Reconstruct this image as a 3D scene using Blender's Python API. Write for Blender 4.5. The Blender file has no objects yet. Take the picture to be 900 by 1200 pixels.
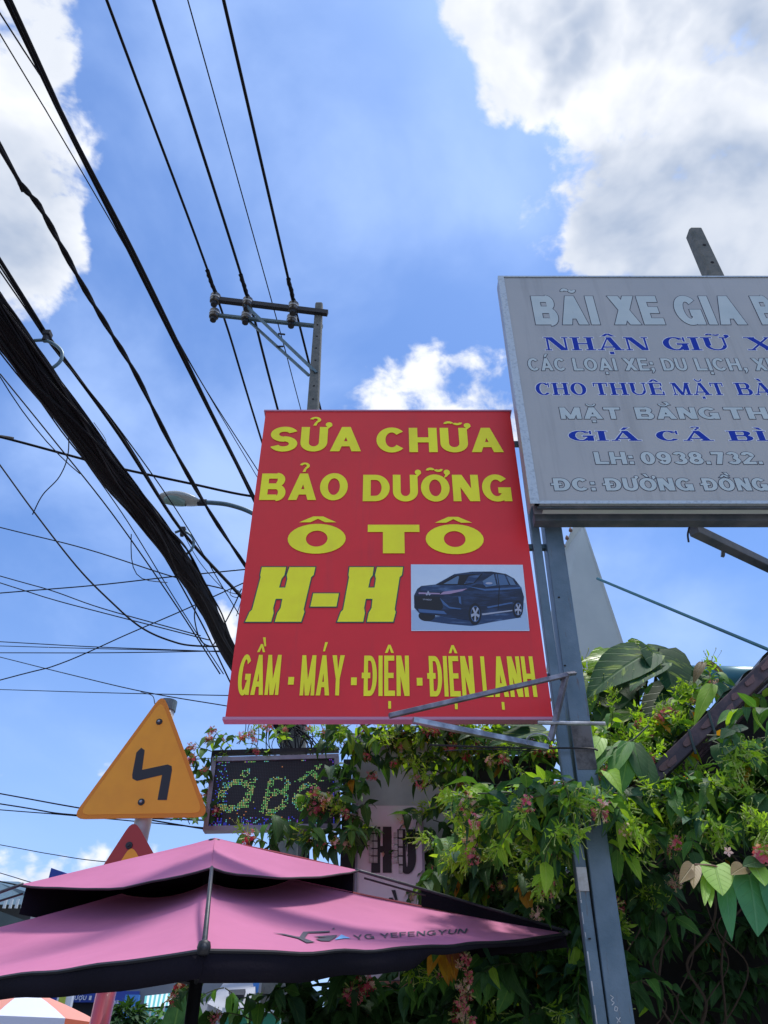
import bpy, math, random, unicodedata
from mathutils import Vector, Matrix, noise
from mathutils.bvhtree import BVHTree
R = math.radians
random.seed(7)
sc = bpy.context.scene
col = sc.collection

# ------------------------------------------------------------------ camera
EYE = Vector((0, 0, 1.6)); PITCH = R(37.8)
cd = bpy.data.cameras.new('camera'); cam = bpy.data.objects.new('camera', cd); col.objects.link(cam)
cam.location = EYE; cam.rotation_euler = (R(90) + PITCH, 0, 0)
cd.sensor_fit = 'VERTICAL'; cd.sensor_height = 24; cd.lens = 18; cd.clip_start = .05; cd.clip_end = 3000
sc.camera = cam
CP, SP = math.cos(PITCH), math.sin(PITCH)

# ------------------------------------------------------------------ sky and sun
SUN_EL, SUN_AZ = R(75), R(58)        # azimuth from +Y towards +X
sund = Vector((math.cos(SUN_EL) * math.sin(SUN_AZ), math.cos(SUN_EL) * math.cos(SUN_AZ), math.sin(SUN_EL)))
sl = bpy.data.lights.new('sun', 'SUN'); sl.energy = 2.8; sl.angle = R(9); sl.color = (1, .96, .9)
so = bpy.data.objects.new('sun', sl); col.objects.link(so); so.rotation_euler = (-sund).to_track_quat('-Z', 'Y').to_euler(); so.location = (4, 3, 20)
sc.view_settings.view_transform = 'Standard'; sc.view_settings.look = 'None'
sc.view_settings.exposure = .42; sc.view_settings.gamma = 1

def ray(px, py):
    a, b = (px - 450) / 900, (600 - py) / 900
    return Vector((a, CP - b * SP, SP + b * CP))
def at(px, py, Y):                    # a measured point: pixel of the photograph at ground distance Y
    d = ray(px, py); return EYE + d * (Y / d.y)
def atz(px, py, z):                   # the same at a known height
    d = ray(px, py); return EYE + d * ((z - EYE.z) / d.z)

world = bpy.data.worlds.new('World'); sc.world = world; world.use_nodes = True
nt = world.node_tree; N = nt.nodes; L = nt.links; N.clear()
def nd(t, **kw):
    n = N.new(t)
    for k, v in kw.items(): setattr(n, k, v)
    return n
def mth(op, a, b=None, c=None, clamp=False):
    n = nd('ShaderNodeMath', operation=op); n.use_clamp = clamp
    for i, v in enumerate((a, b, c)):
        if v is None: continue
        if isinstance(v, (int, float)): n.inputs[i].default_value = v
        else: L.new(v, n.inputs[i])
    return n.outputs[0]
def sstep(v, lo, hi, a=0., b=1.):
    n = nd('ShaderNodeMapRange', interpolation_type='SMOOTHSTEP')
    L.new(v, n.inputs[0]); n.inputs[1].default_value = lo; n.inputs[2].default_value = hi
    n.inputs[3].default_value = a; n.inputs[4].default_value = b
    return n.outputs[0]
def mixc(f, a, b, mode='MIX'):
    n = nd('ShaderNodeMix', data_type='RGBA', blend_type=mode)
    if isinstance(f, (int, float)): n.inputs[0].default_value = f
    else: L.new(f, n.inputs[0])
    for i, v in ((6, a), (7, b)):
        if isinstance(v, tuple): n.inputs[i].default_value = v + (1,)
        else: L.new(v, n.inputs[i])
    return n.outputs[2]
sky = nd('ShaderNodeTexSky', sky_type='NISHITA', sun_disc=False)
sky.sun_elevation = SUN_EL; sky.sun_rotation = SUN_AZ; sky.altitude = 10; sky.air_density = 1.0; sky.dust_density = .6; sky.ozone_density = 2.5
tc = nd('ShaderNodeTexCoord'); D = tc.outputs['Generated']
def fbm(scale, detail, rough=.55, off=(0, 0, 0), dist=0.):
    m = nd('ShaderNodeMapping'); L.new(D, m.inputs[0]); m.inputs[1].default_value = off
    m.inputs[3].default_value = (1, 1, 1.5)
    n = nd('ShaderNodeTexNoise'); L.new(m.outputs[0], n.inputs[0])
    n.inputs['Scale'].default_value = scale; n.inputs['Detail'].default_value = detail; n.inputs['Roughness'].default_value = rough
    n.inputs['Distortion'].default_value = dist
    return n.outputs[0]
def warp(scale, amp, detail=4):
    n = nd('ShaderNodeTexNoise'); L.new(D, n.inputs[0]); n.inputs['Scale'].default_value = scale; n.inputs['Detail'].default_value = detail; n.inputs['Roughness'].default_value = .55
    v = nd('ShaderNodeVectorMath', operation='SUBTRACT'); L.new(n.outputs['Color'], v.inputs[0]); v.inputs[1].default_value = (.5, .5, .5)
    m = nd('ShaderNodeVectorMath', operation='SCALE'); L.new(v.outputs[0], m.inputs[0]); m.inputs['Scale'].default_value = amp
    a = nd('ShaderNodeVectorMath', operation='ADD'); L.new(D, a.inputs[0]); L.new(m.outputs[0], a.inputs[1]); return a.outputs[0]
DW = warp(9, .14)
def blob(px, py, rpx, soft=.75):
    c = ray(px, py).normalized(); d = nd('ShaderNodeVectorMath', operation='DISTANCE'); L.new(DW, d.inputs[0]); d.inputs[1].default_value = c
    k = 900 / (Vector(((px - 450) / 900, (600 - py) / 900, 1)).length_squared) ** -.5
    rr = rpx / 900 / Vector(((px - 450) / 900, (600 - py) / 900, 1)).length
    return sstep(d.outputs['Value'], rr * (1 + soft), rr * (1 - soft))
def union(lst):
    v = lst[0]
    for w in lst[1:]: v = mth('MAXIMUM', v, w)
    return v
clouds = union([blob(*b) for b in ((590, 60, 62), (575, 10, 55), (622, 105, 48), (660, 40, 60), (720, 70, 90), (700, 115, 50), (790, 60, 110), (850, 130, 110), (740, 190, 70), (730, 270, 70),
    (790, 260, 95), (880, 250, 110), (690, 290, 40), (930, 40, 130), (900, 340, 80), (20, 40, 70), (70, 85, 42), (10, 120, 80), (25, 210, 62), (60, 280, 45), (20, 300, 60), (-40, 180, 120),
    (820, -80, 120), (960, 180, 120))])
small = union([blob(*b) for b in ((495, 440, 46, .8), (452, 470, 40, .8), (520, 478, 44, .8), (565, 466, 50, .8), (600, 490, 50, .8), (45, 1000, 20, .9), (78, 1010, 20, .9), (105, 1018, 24, .9), (15, 1030, 34, .9), (150, 1020, 26, .9),
    (5, 895, 16, .9), (118, 912, 16, .9), (265, 740, 26, .95), (60, 1040, 40, .9))])
clear = union([blob(*b) for b in ((330, 300, 330, .3), (450, 150, 190, .3), (250, 620, 330, .3), (620, 650, 330, .3), (300, 900, 330, .3), (800, 700, 250, .3))])
n1 = fbm(5.5, 12, .62, dist=.25); n1b = fbm(5.5, 12, .62, off=(sund.x * .045, sund.y * .045, sund.z * .06), dist=.25)
n2 = fbm(1.9, 6, .55, off=(3.1, 1.7, .3))
generic = mth('MULTIPLY', sstep(n2, .44, .60), mth('SUBTRACT', 1., clear))  # cloud cover outside the view, raised to brighten the sign faces
fld = union([clouds, mth('MULTIPLY', small, .66), mth('MULTIPLY', generic, .85)])
n3 = fbm(19, 5, .55, off=(5., .3, 2.), dist=.35)
dens = mth('ADD', mth('ADD', fld, mth('MULTIPLY', mth('SUBTRACT', n1, .5), 2.1)), mth('MULTIPLY', mth('SUBTRACT', n3, .5), 1.2))
alpha = mth('MULTIPLY', sstep(dens, .32, .74), sstep(fld, .0, .22))
n1s = fbm(5.5, 5, .5, dist=.25); n1sb = fbm(5.5, 5, .5, off=(sund.x * .045 + .02, sund.y * .045, sund.z * .045), dist=.25)
relief = mth('SUBTRACT', n1s, n1sb)
thick = sstep(dens, .75, 1.5)
greys = union([blob(*b) for b in ((775, 262, 105, .6), (715, 285, 60, .7), (870, 270, 120, .6), (840, 215, 60, .8), (760, 30, 36, .9), (668, 50, 40, .95), (655, 95, 26, .9), (850, 10, 60, .9), (640, -10, 40, .9), (900, 330, 80, .9), (-20, 240, 80, .9))])
lit = mth('ADD', sstep(relief, -.10, .13, .0, 1.), mth('MULTIPLY', sstep(n1s, .35, .7), .40))
shade = mth('MAXIMUM', mth('MULTIPLY', greys, mth('ADD', .92, mth('MULTIPLY', mth('SUBTRACT', .5, n1s), 1.3)), clamp=True), mth('MULTIPLY', thick, .18))
ccol = mixc(mth('MINIMUM', mth('ADD', mth('MULTIPLY', shade, .86), mth('MULTIPLY', mth('SUBTRACT', 1., lit), .30)), 1.), (7.7, 7.9, 8.3), (3.4, 4.1, 5.4))
wisp = mth('MULTIPLY', sstep(fbm(2.6, 6, .52, off=(.7, 4., 1.), dist=.25), .38, .72), .66)
sepz = nd('ShaderNodeSeparateXYZ'); L.new(D, sepz.inputs[0])
hz = sstep(sepz.outputs[2], .62, .02, 0., .62)
tint = mixc(1.0, sky.outputs[0], (.80, 1.10, 1.50), 'MULTIPLY')
base = mixc(mth('ADD', mth('MULTIPLY', wisp, 1.), .06), tint, (4.3, 5.9, 9.4))
base = mixc(hz, base, (3.9, 5.6, 9.4))
final = mixc(alpha, base, ccol)
bg = nd('ShaderNodeBackground'); bg.inputs[1].default_value = .1; L.new(final, bg.inputs[0])
wo = nd('ShaderNodeOutputWorld'); L.new(bg.outputs[0], wo.inputs[0])

# ------------------------------------------------------------------ materials
MATS = {}
def mat(name, c, rough=.6, metal=0., c2=None, scale=8., bump=0., bscale=None, spec=.5, emit=None, translucent=0., rnd=0., lo=.4, hi=.65, coat=0., streak=None):
    m = bpy.data.materials.new(name); m.use_nodes = True; t = m.node_tree; n = t.nodes; p = n['Principled BSDF']
    p.inputs['Base Color'].default_value = tuple(c) + (1,); p.inputs['Roughness'].default_value = rough; p.inputs['Metallic'].default_value = metal
    p.inputs['Specular IOR Level'].default_value = spec; p.inputs['Coat Weight'].default_value = coat
    src = None
    tcn = n.new('ShaderNodeTexCoord'); geo = n.new('ShaderNodeNewGeometry')
    if c2:
        ns = n.new('ShaderNodeTexNoise'); ns.inputs['Scale'].default_value = scale; ns.inputs['Detail'].default_value = 6; ns.inputs['Roughness'].default_value = .6
        t.links.new(geo.outputs['Position'], ns.inputs['Vector'])
        mr = n.new('ShaderNodeMapRange'); mr.inputs[1].default_value = lo; mr.inputs[2].default_value = hi; t.links.new(ns.outputs[0], mr.inputs[0])
        mx = n.new('ShaderNodeMix'); mx.data_type = 'RGBA'; t.links.new(mr.outputs[0], mx.inputs[0]); mx.inputs[6].default_value = tuple(c) + (1,); mx.inputs[7].default_value = tuple(c2) + (1,)
        src = mx.outputs[2]
    if streak:
        mp = n.new('ShaderNodeMapping'); mp.inputs[3].default_value = streak[1]; t.links.new(geo.outputs['Position'], mp.inputs[0])
        n5 = n.new('ShaderNodeTexNoise'); n5.inputs['Scale'].default_value = 1.; n5.inputs['Detail'].default_value = 7; n5.inputs['Roughness'].default_value = .65; t.links.new(mp.outputs[0], n5.inputs['Vector'])
        r5 = n.new('ShaderNodeMapRange'); r5.inputs[1].default_value = streak[2]; r5.inputs[2].default_value = streak[3]; r5.inputs[4].default_value = streak[4]; t.links.new(n5.outputs[0], r5.inputs[0])
        m5 = n.new('ShaderNodeMix'); m5.data_type = 'RGBA'; t.links.new(r5.outputs[0], m5.inputs[0]); m5.inputs[7].default_value = tuple(streak[0]) + (1,)
        if src: t.links.new(src, m5.inputs[6])
        else: m5.inputs[6].default_value = tuple(c) + (1,)
        src = m5.outputs[2]
    if rnd:
        oi = n.new('ShaderNodeObjectInfo'); hs = n.new('ShaderNodeHueSaturation')
        if src: t.links.new(src, hs.inputs['Color'])
        else: hs.inputs['Color'].default_value = tuple(c) + (1,)
        mr2 = n.new('ShaderNodeMapRange'); t.links.new(oi.outputs['Random'], mr2.inputs[0]); mr2.inputs[3].default_value = 1 - rnd; mr2.inputs[4].default_value = 1 + rnd
        t.links.new(mr2.outputs[0], hs.inputs['Value']); src = hs.outputs[0]
    if src: t.links.new(src, p.inputs['Base Color'])
    if bump:
        nb = n.new('ShaderNodeTexNoise'); nb.inputs['Scale'].default_value = bscale or scale * 4; nb.inputs['Detail'].default_value = 5
        t.links.new(geo.outputs['Position'], nb.inputs['Vector'])
        bp = n.new('ShaderNodeBump'); bp.inputs['Strength'].default_value = bump; bp.inputs['Distance'].default_value = .01
        t.links.new(nb.outputs[0], bp.inputs['Height']); t.links.new(bp.outputs[0], p.inputs['Normal'])
    if emit:
        p.inputs['Emission Color'].default_value = tuple(c) + (1,); p.inputs['Emission Strength'].default_value = emit
    if translucent:
        tr = n.new('ShaderNodeBsdfTranslucent'); ms = n.new('ShaderNodeMixShader'); ms.inputs[0].default_value = translucent
        g = n.new('ShaderNodeMix'); g.data_type = 'RGBA'; g.blend_type = 'MULTIPLY'; g.inputs[0].default_value = 1
        if src: t.links.new(src, g.inputs[6])
        else: g.inputs[6].default_value = tuple(c) + (1,)
        g.inputs[7].default_value = (1.9, 1.8, .7, 1)
        t.links.new(g.outputs[2], tr.inputs[0]); t.links.new(p.outputs[0], ms.inputs[1]); t.links.new(tr.outputs[0], ms.inputs[2])
        t.links.new(ms.outputs[0], n['Material Output'].inputs[0])
    MATS[name] = m; return m

def leaf_mat(name, c, c2, vein, rough=.55, translucent=.24, rnd=.25, variegate=None, vn=7.):
    """leaf: colour mottled, ribs following the leaf's own UV, optional pale variegation along the ribs"""
    m = bpy.data.materials.new(name); m.use_nodes = True; t = m.node_tree; n = t.nodes; p = n['Principled BSDF']; lk = t.links
    p.inputs['Roughness'].default_value = rough; p.inputs['Specular IOR Level'].default_value = .12 if variegate else .25
    uv = n.new('ShaderNodeUVMap'); sp = n.new('ShaderNodeSeparateXYZ'); lk.new(uv.outputs[0], sp.inputs[0])
    def mm(op, a, b=None, cc=None):
        q = n.new('ShaderNodeMath'); q.operation = op
        for i, v in enumerate((a, b, cc)):
            if v is None: continue
            if isinstance(v, (int, float)): q.inputs[i].default_value = v
            else: lk.new(v, q.inputs[i])
        return q.outputs[0]
    au = mm('ABSOLUTE', mm('SUBTRACT', sp.outputs[0], .5))
    geo = n.new('ShaderNodeNewGeometry')
    ns = n.new('ShaderNodeTexNoise'); ns.inputs['Scale'].default_value = 22; ns.inputs['Detail'].default_value = 3; lk.new(geo.outputs['Position'], ns.inputs['Vector'])
    ph = mm('ADD', mm('MULTIPLY', sp.outputs[1], vn), mm('MULTIPLY', au, -vn * .9))
    saw = mm('ABSOLUTE', mm('SUBTRACT', mm('FRACT', ph), .5))
    side = n.new('ShaderNodeMapRange'); side.inputs[1].default_value = .07; side.inputs[2].default_value = .0; lk.new(saw, side.inputs[0])
    mid = n.new('ShaderNodeMapRange'); mid.inputs[1].default_value = .035; mid.inputs[2].default_value = .0; lk.new(au, mid.inputs[0])
    v = mm('MAXIMUM', mm('MULTIPLY', side.outputs[0], .45), mid.outputs[0])
    def mx(f, a, b):
        q = n.new('ShaderNodeMix'); q.data_type = 'RGBA'
        lk.new(f, q.inputs[0])
        for i, w in ((6, a), (7, b)):
            if isinstance(w, tuple): q.inputs[i].default_value = w + (1,)
            else: lk.new(w, q.inputs[i])
        return q.outputs[2]
    mr = n.new('ShaderNodeMapRange'); mr.inputs[1].default_value = .35; mr.inputs[2].default_value = .7; lk.new(ns.outputs[0], mr.inputs[0])
    cc = mx(mr.outputs[0], c, c2)
    if variegate:
        cb = n.new('ShaderNodeCombineXYZ'); lk.new(mm('MULTIPLY', ph, 1.6), cb.inputs[0]); lk.new(mm('MULTIPLY', sp.outputs[0], 3.), cb.inputs[1])
        oi0 = n.new('ShaderNodeObjectInfo'); lk.new(mm('MULTIPLY', oi0.outputs['Random'], 40.), cb.inputs[2])
        nv = n.new('ShaderNodeTexNoise'); nv.inputs['Scale'].default_value = 1.2; nv.inputs['Detail'].default_value = 5; lk.new(cb.outputs[0], nv.inputs['Vector'])
        mv = n.new('ShaderNodeMapRange'); mv.inputs[1].default_value = .56; mv.inputs[2].default_value = .64; lk.new(nv.outputs[0], mv.inputs[0])
        cc = mx(mv.outputs[0], cc, variegate)
    cc = mx(v, cc, vein)
    oi = n.new('ShaderNodeObjectInfo'); hs = n.new('ShaderNodeHueSaturation'); lk.new(cc, hs.inputs['Color'])
    m2 = n.new('ShaderNodeMapRange'); lk.new(oi.outputs['Random'], m2.inputs[0]); m2.inputs[3].default_value = 1 - rnd; m2.inputs[4].default_value = 1 + rnd
    lk.new(m2.outputs[0], hs.inputs['Value'])
    lk.new(hs.outputs[0], p.inputs['Base Color'])
    bp = n.new('ShaderNodeBump'); bp.inputs['Strength'].default_value = .5; bp.inputs['Distance'].default_value = .004; lk.new(mm('SUBTRACT', 1., v), bp.inputs['Height']); lk.new(bp.outputs[0], p.inputs['Normal'])
    tr = n.new('ShaderNodeBsdfTranslucent'); g = n.new('ShaderNodeMix'); g.data_type = 'RGBA'; g.blend_type = 'MULTIPLY'; g.inputs[0].default_value = 1
    lk.new(hs.outputs[0], g.inputs[6]); g.inputs[7].default_value = (2.0, 1.9, .6, 1); lk.new(g.outputs[2], tr.inputs[0])
    ms = n.new('ShaderNodeMixShader'); ms.inputs[0].default_value = translucent; lk.new(p.outputs[0], ms.inputs[1]); lk.new(tr.outputs[0], ms.inputs[2]); lk.new(ms.outputs[0], n['Material Output'].inputs[0])
    MATS[name] = m; return m

M = MATS
mat('red_print', (.74, .012, .018), .40, c2=(.66, .010, .016), scale=2.5, bump=.22, bscale=3.2, streak=((.36, .03, .04), (9, 9, .9), .56, .80, .35))
mat('yellow_print', (.93, .90, .008), .45, c2=(.86, .79, .008), scale=5, streak=((.6, .56, .05), (9, 9, .9), .56, .80, .3))
mat('green_print', (.0, .085, .075), .5)
mat('sign_edge', (.50, .22, .33), .5)
mat('grey_face', (.42, .42, .41), .30, c2=(.36, .37, .37), scale=1.7, lo=.3, hi=.7, bump=.12, bscale=4, streak=((.22, .22, .22), (14, 14, .8), .52, .78, .5))
mat('pale_print', (.50, .57, .57), .45, c2=(.44, .52, .53), scale=6)
mat('dark_line', (.012, .016, .04), .5)
mat('blue_print', (.004, .035, .36), .6, spec=.2)
mat('white_print', (.66, .70, .76), .5)
mat('alu_trim', (.46, .52, .56), .45, .4, c2=(.24, .28, .32), scale=60, bump=.15, bscale=90, lo=.5, hi=.8)
mat('box_side', (.40, .42, .48), .45, c2=(.32, .35, .42), scale=5)
mat('box_under', (.06, .08, .10), .6, c2=(.12, .13, .15), scale=9)
mat('post_paint', (.125, .18, .23), .42, .25, c2=(.08, .13, .17), scale=6, bump=.15, bscale=120, streak=((.10, .06, .045), (40, 40, 5), .60, .68, .75))
mat('post_stain', (.13, .12, .12), .7, c2=(.05, .045, .045), scale=14, lo=.45, hi=.6)
mat('white_wear', (.55, .56, .58), .7, c2=(.40, .38, .36), scale=30)
mat('angle_steel', (.13, .12, .15), .45, .6, c2=(.28, .28, .32), scale=14, bump=.15)
mat('bright_steel', (.42, .45, .50), .38, .7, c2=(.16, .17, .2), scale=16)
mat('concrete', (.17, .17, .155), .9, c2=(.11, .12, .11), scale=14, bump=.35, bscale=60)
mat('concrete_light', (.34, .35, .36), .9, c2=(.26, .27, .28), scale=8, bump=.2, bscale=40)
mat('hole', (.015, .015, .016), .9)
mat('dark_iron', (.022, .024, .03), .6, .3)
mat('galv', (.10, .17, .21), .5, .5, c2=(.07, .12, .15), scale=20)
mat('porcelain', (.05, .045, .04), .25, coat=.4)
mat('porcelain_pale', (.42, .42, .41), .3)
mat('cable', (.006, .006, .009), .7, spec=.2)
mat('cable2', (.016, .016, .02), .6, spec=.3)
mat('lamp_shell', (.40, .44, .44), .4)
mat('lamp_glass', (.20, .32, .30), .15, coat=.5)
mat('orange_sheet', (.88, .38, .008), .38, c2=(.80, .33, .008), scale=4)
mat('orange_rim', (.70, .24, .006), .5)
mat('black_print', (.014, .015, .022), .5)
mat('red_sheet', (.36, .025, .02), .4)
mat('pole_white', (.50, .51, .53), .5, c2=(.40, .41, .43), scale=7)
mat('pole_cap', (.12, .18, .20), .5)
mat('pole_red', (.55, .05, .09), .4, c2=(.48, .04, .07), scale=4, coat=.3)
mat('canopy', (.58, .18, .335), .85, c2=(.53, .16, .30), scale=3, bump=.5, bscale=5, translucent=.12)
mat('black_cloth', (.009, .008, .012), .9, spec=.08, bump=.2, bscale=150, c2=(.012, .010, .016), scale=4)
mat('black_rod', (.016, .017, .022), .5, .2)
mat('rod_grey', (.055, .06, .075), .5, .3, c2=(.03, .033, .04), scale=50)
mat('logo_dark', (.05, .05, .075), .7)
mat('logo_blue', (.18, .42, .75), .7)
mat('led_off', (.006, .006, .009), .5)
mat('led_dot', (.045, .042, .055), .4)
mat('led_frame', (.30, .30, .36), .45, .3, c2=(.22, .22, .27), scale=9)
for nm, c in (('led_green', (.25, .85, .20)), ('led_yellow', (.75, .85, .25)), ('led_blue', (.06, .10, 1.0)), ('led_cyan', (.2, .8, .8)), ('led_orange', (.9, .35, .1)), ('led_violet', (.4, .1, .9))): mat(nm, c, .5, emit=.22)
mat('wall_paint', (.52, .50, .50), .85, c2=(.38, .36, .38), scale=3, bump=.2)
mat('white_board', (.82, .79, .84), .5, c2=(.74, .71, .78), scale=3)
mat('shade_wall', (.010, .012, .010), .95, c2=(.018, .016, .014), scale=5, bump=.6, bscale=25)  # near black: shade is painted into the wall colour
mat('beam_paint', (.045, .032, .042), .5, .2, c2=(.10, .06, .065), scale=9, bump=.3, bscale=30, lo=.5, hi=.62)
mat('beam_bare', (.17, .095, .095), .8, c2=(.15, .09, .09), scale=35, bump=.4)
mat('teal_tin', (.03, .17, .21), .35, .2, c2=(.02, .12, .16), scale=3)
mat('tin_dark', (.05, .055, .06), .5, .4)
mat('white_tin', (.62, .70, .68), .6, 0, c2=(.54, .62, .61), scale=2.5, bump=.06)
mat('rust_rope', (.20, .12, .09), .8)
mat('stem', (.06, .075, .03), .7)
mat('stem_brown', (.06, .04, .025), .8, bump=.3)
mat('stem_red', (.20, .10, .06), .6)
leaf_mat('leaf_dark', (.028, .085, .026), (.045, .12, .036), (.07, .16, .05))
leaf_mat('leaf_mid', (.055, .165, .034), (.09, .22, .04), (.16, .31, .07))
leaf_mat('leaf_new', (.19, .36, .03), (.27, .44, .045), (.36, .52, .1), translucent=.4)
leaf_mat('leaf_blue', (.03, .095, .055), (.05, .14, .075), (.1, .2, .1), rough=.6)
leaf_mat('leaf_yellow', (.52, .30, .02), (.42, .16, .02), (.5, .32, .08))
leaf_mat('leaf_rust', (.22, .07, .03), (.30, .12, .05), (.3, .15, .08))
leaf_mat('leaf_pothos', (.022, .085, .04), (.035, .12, .045), (.10, .20, .09), rough=.6, variegate=(.22, .34, .07), vn=6.)
leaf_mat('leaf_pothos_pale', (.16, .32, .035), (.22, .40, .05), (.4, .5, .2), rough=.3, variegate=(.62, .66, .28), vn=6.)
leaf_mat('leaf_bright', (.24, .44, .06), (.28, .48, .08), (.4, .56, .2), rough=.5, vn=6., rnd=.08)
leaf_mat('leaf_green_big', (.055, .20, .085), (.075, .25, .10), (.11, .3, .15), rough=.5, vn=6., rnd=.08)
leaf_mat('leaf_young', (.22, .16, .07), (.28, .2, .1), (.36, .3, .16), rough=.5)
mat('petal_pink', (.62, .13, .20), .6, rnd=.2, translucent=.2)
mat('petal_red', (.42, .03, .07), .6, rnd=.2, translucent=.2)
mat('petal_pale', (.72, .48, .42), .6, translucent=.2)
mat('bud', (.42, .50, .16), .6, translucent=.2)
mat('asphalt', (.05, .05, .052), .95, c2=(.035, .035, .037), scale=3, bump=.5, bscale=80)
mat('earth', (.12, .10, .075), .95, c2=(.08, .08, .05), scale=.3)
mat('paving', (.36, .34, .31), .9, c2=(.28, .27, .25), scale=2, bump=.2)
mat('kerb', (.34, .33, .31), .9, c2=(.24, .23, .22), scale=5)
mat('road_paint', (.6, .6, .58), .8)
mat('far_blue', (.01, .045, .30), .5)
mat('far_blue2', (.05, .22, .60), .5)
mat('far_wall', (.20, .22, .25), .8, c2=(.14, .16, .19), scale=1)
mat('far_wall2', (.38, .39, .42), .8, c2=(.28, .29, .33), scale=1)
mat('far_dark', (.018, .02, .028), .8)
mat('far_green', (.01, .20, .11), .5)
mat('awn_teal', (.08, .38, .36), .6)
mat('awn_white', (.62, .68, .70), .6)
mat('tarp', (.035, .06, .06), .7, c2=(.05, .08, .08), scale=2)
mat('para_orange', (.68, .27, .20), .7)
mat('para_white', (.66, .68, .80), .7)
mat('para_red', (.6, .12, .05), .7)
mat('lime', (.38, .45, .05), .6)
mat('terracotta', (.35, .14, .07), .8)
mat('pic_bg', (.60, .72, .86), .4, c2=(.48, .62, .80), scale=3)
mat('pic_floor', (.36, .50, .70), .4)
mat('car_navy', (.005, .010, .03), .3, streak=((.03, .075, .19), (7, 7, 38), .48, .72, .9))
mat('car_navy2', (.012, .035, .10), .3, streak=((.12, .22, .42), (9, 9, 50), .50, .70, .8))
mat('car_glint', (.05, .12, .28), .4)
mat('car_glass', (.06, .13, .26), .4)
mat('car_glass2', (.09, .17, .30), .4)
mat('car_black', (.003, .004, .008), .5)
mat('car_chrome', (.36, .40, .50), .4)
mat('car_lamp', (.35, .25, .40), .4)

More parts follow.
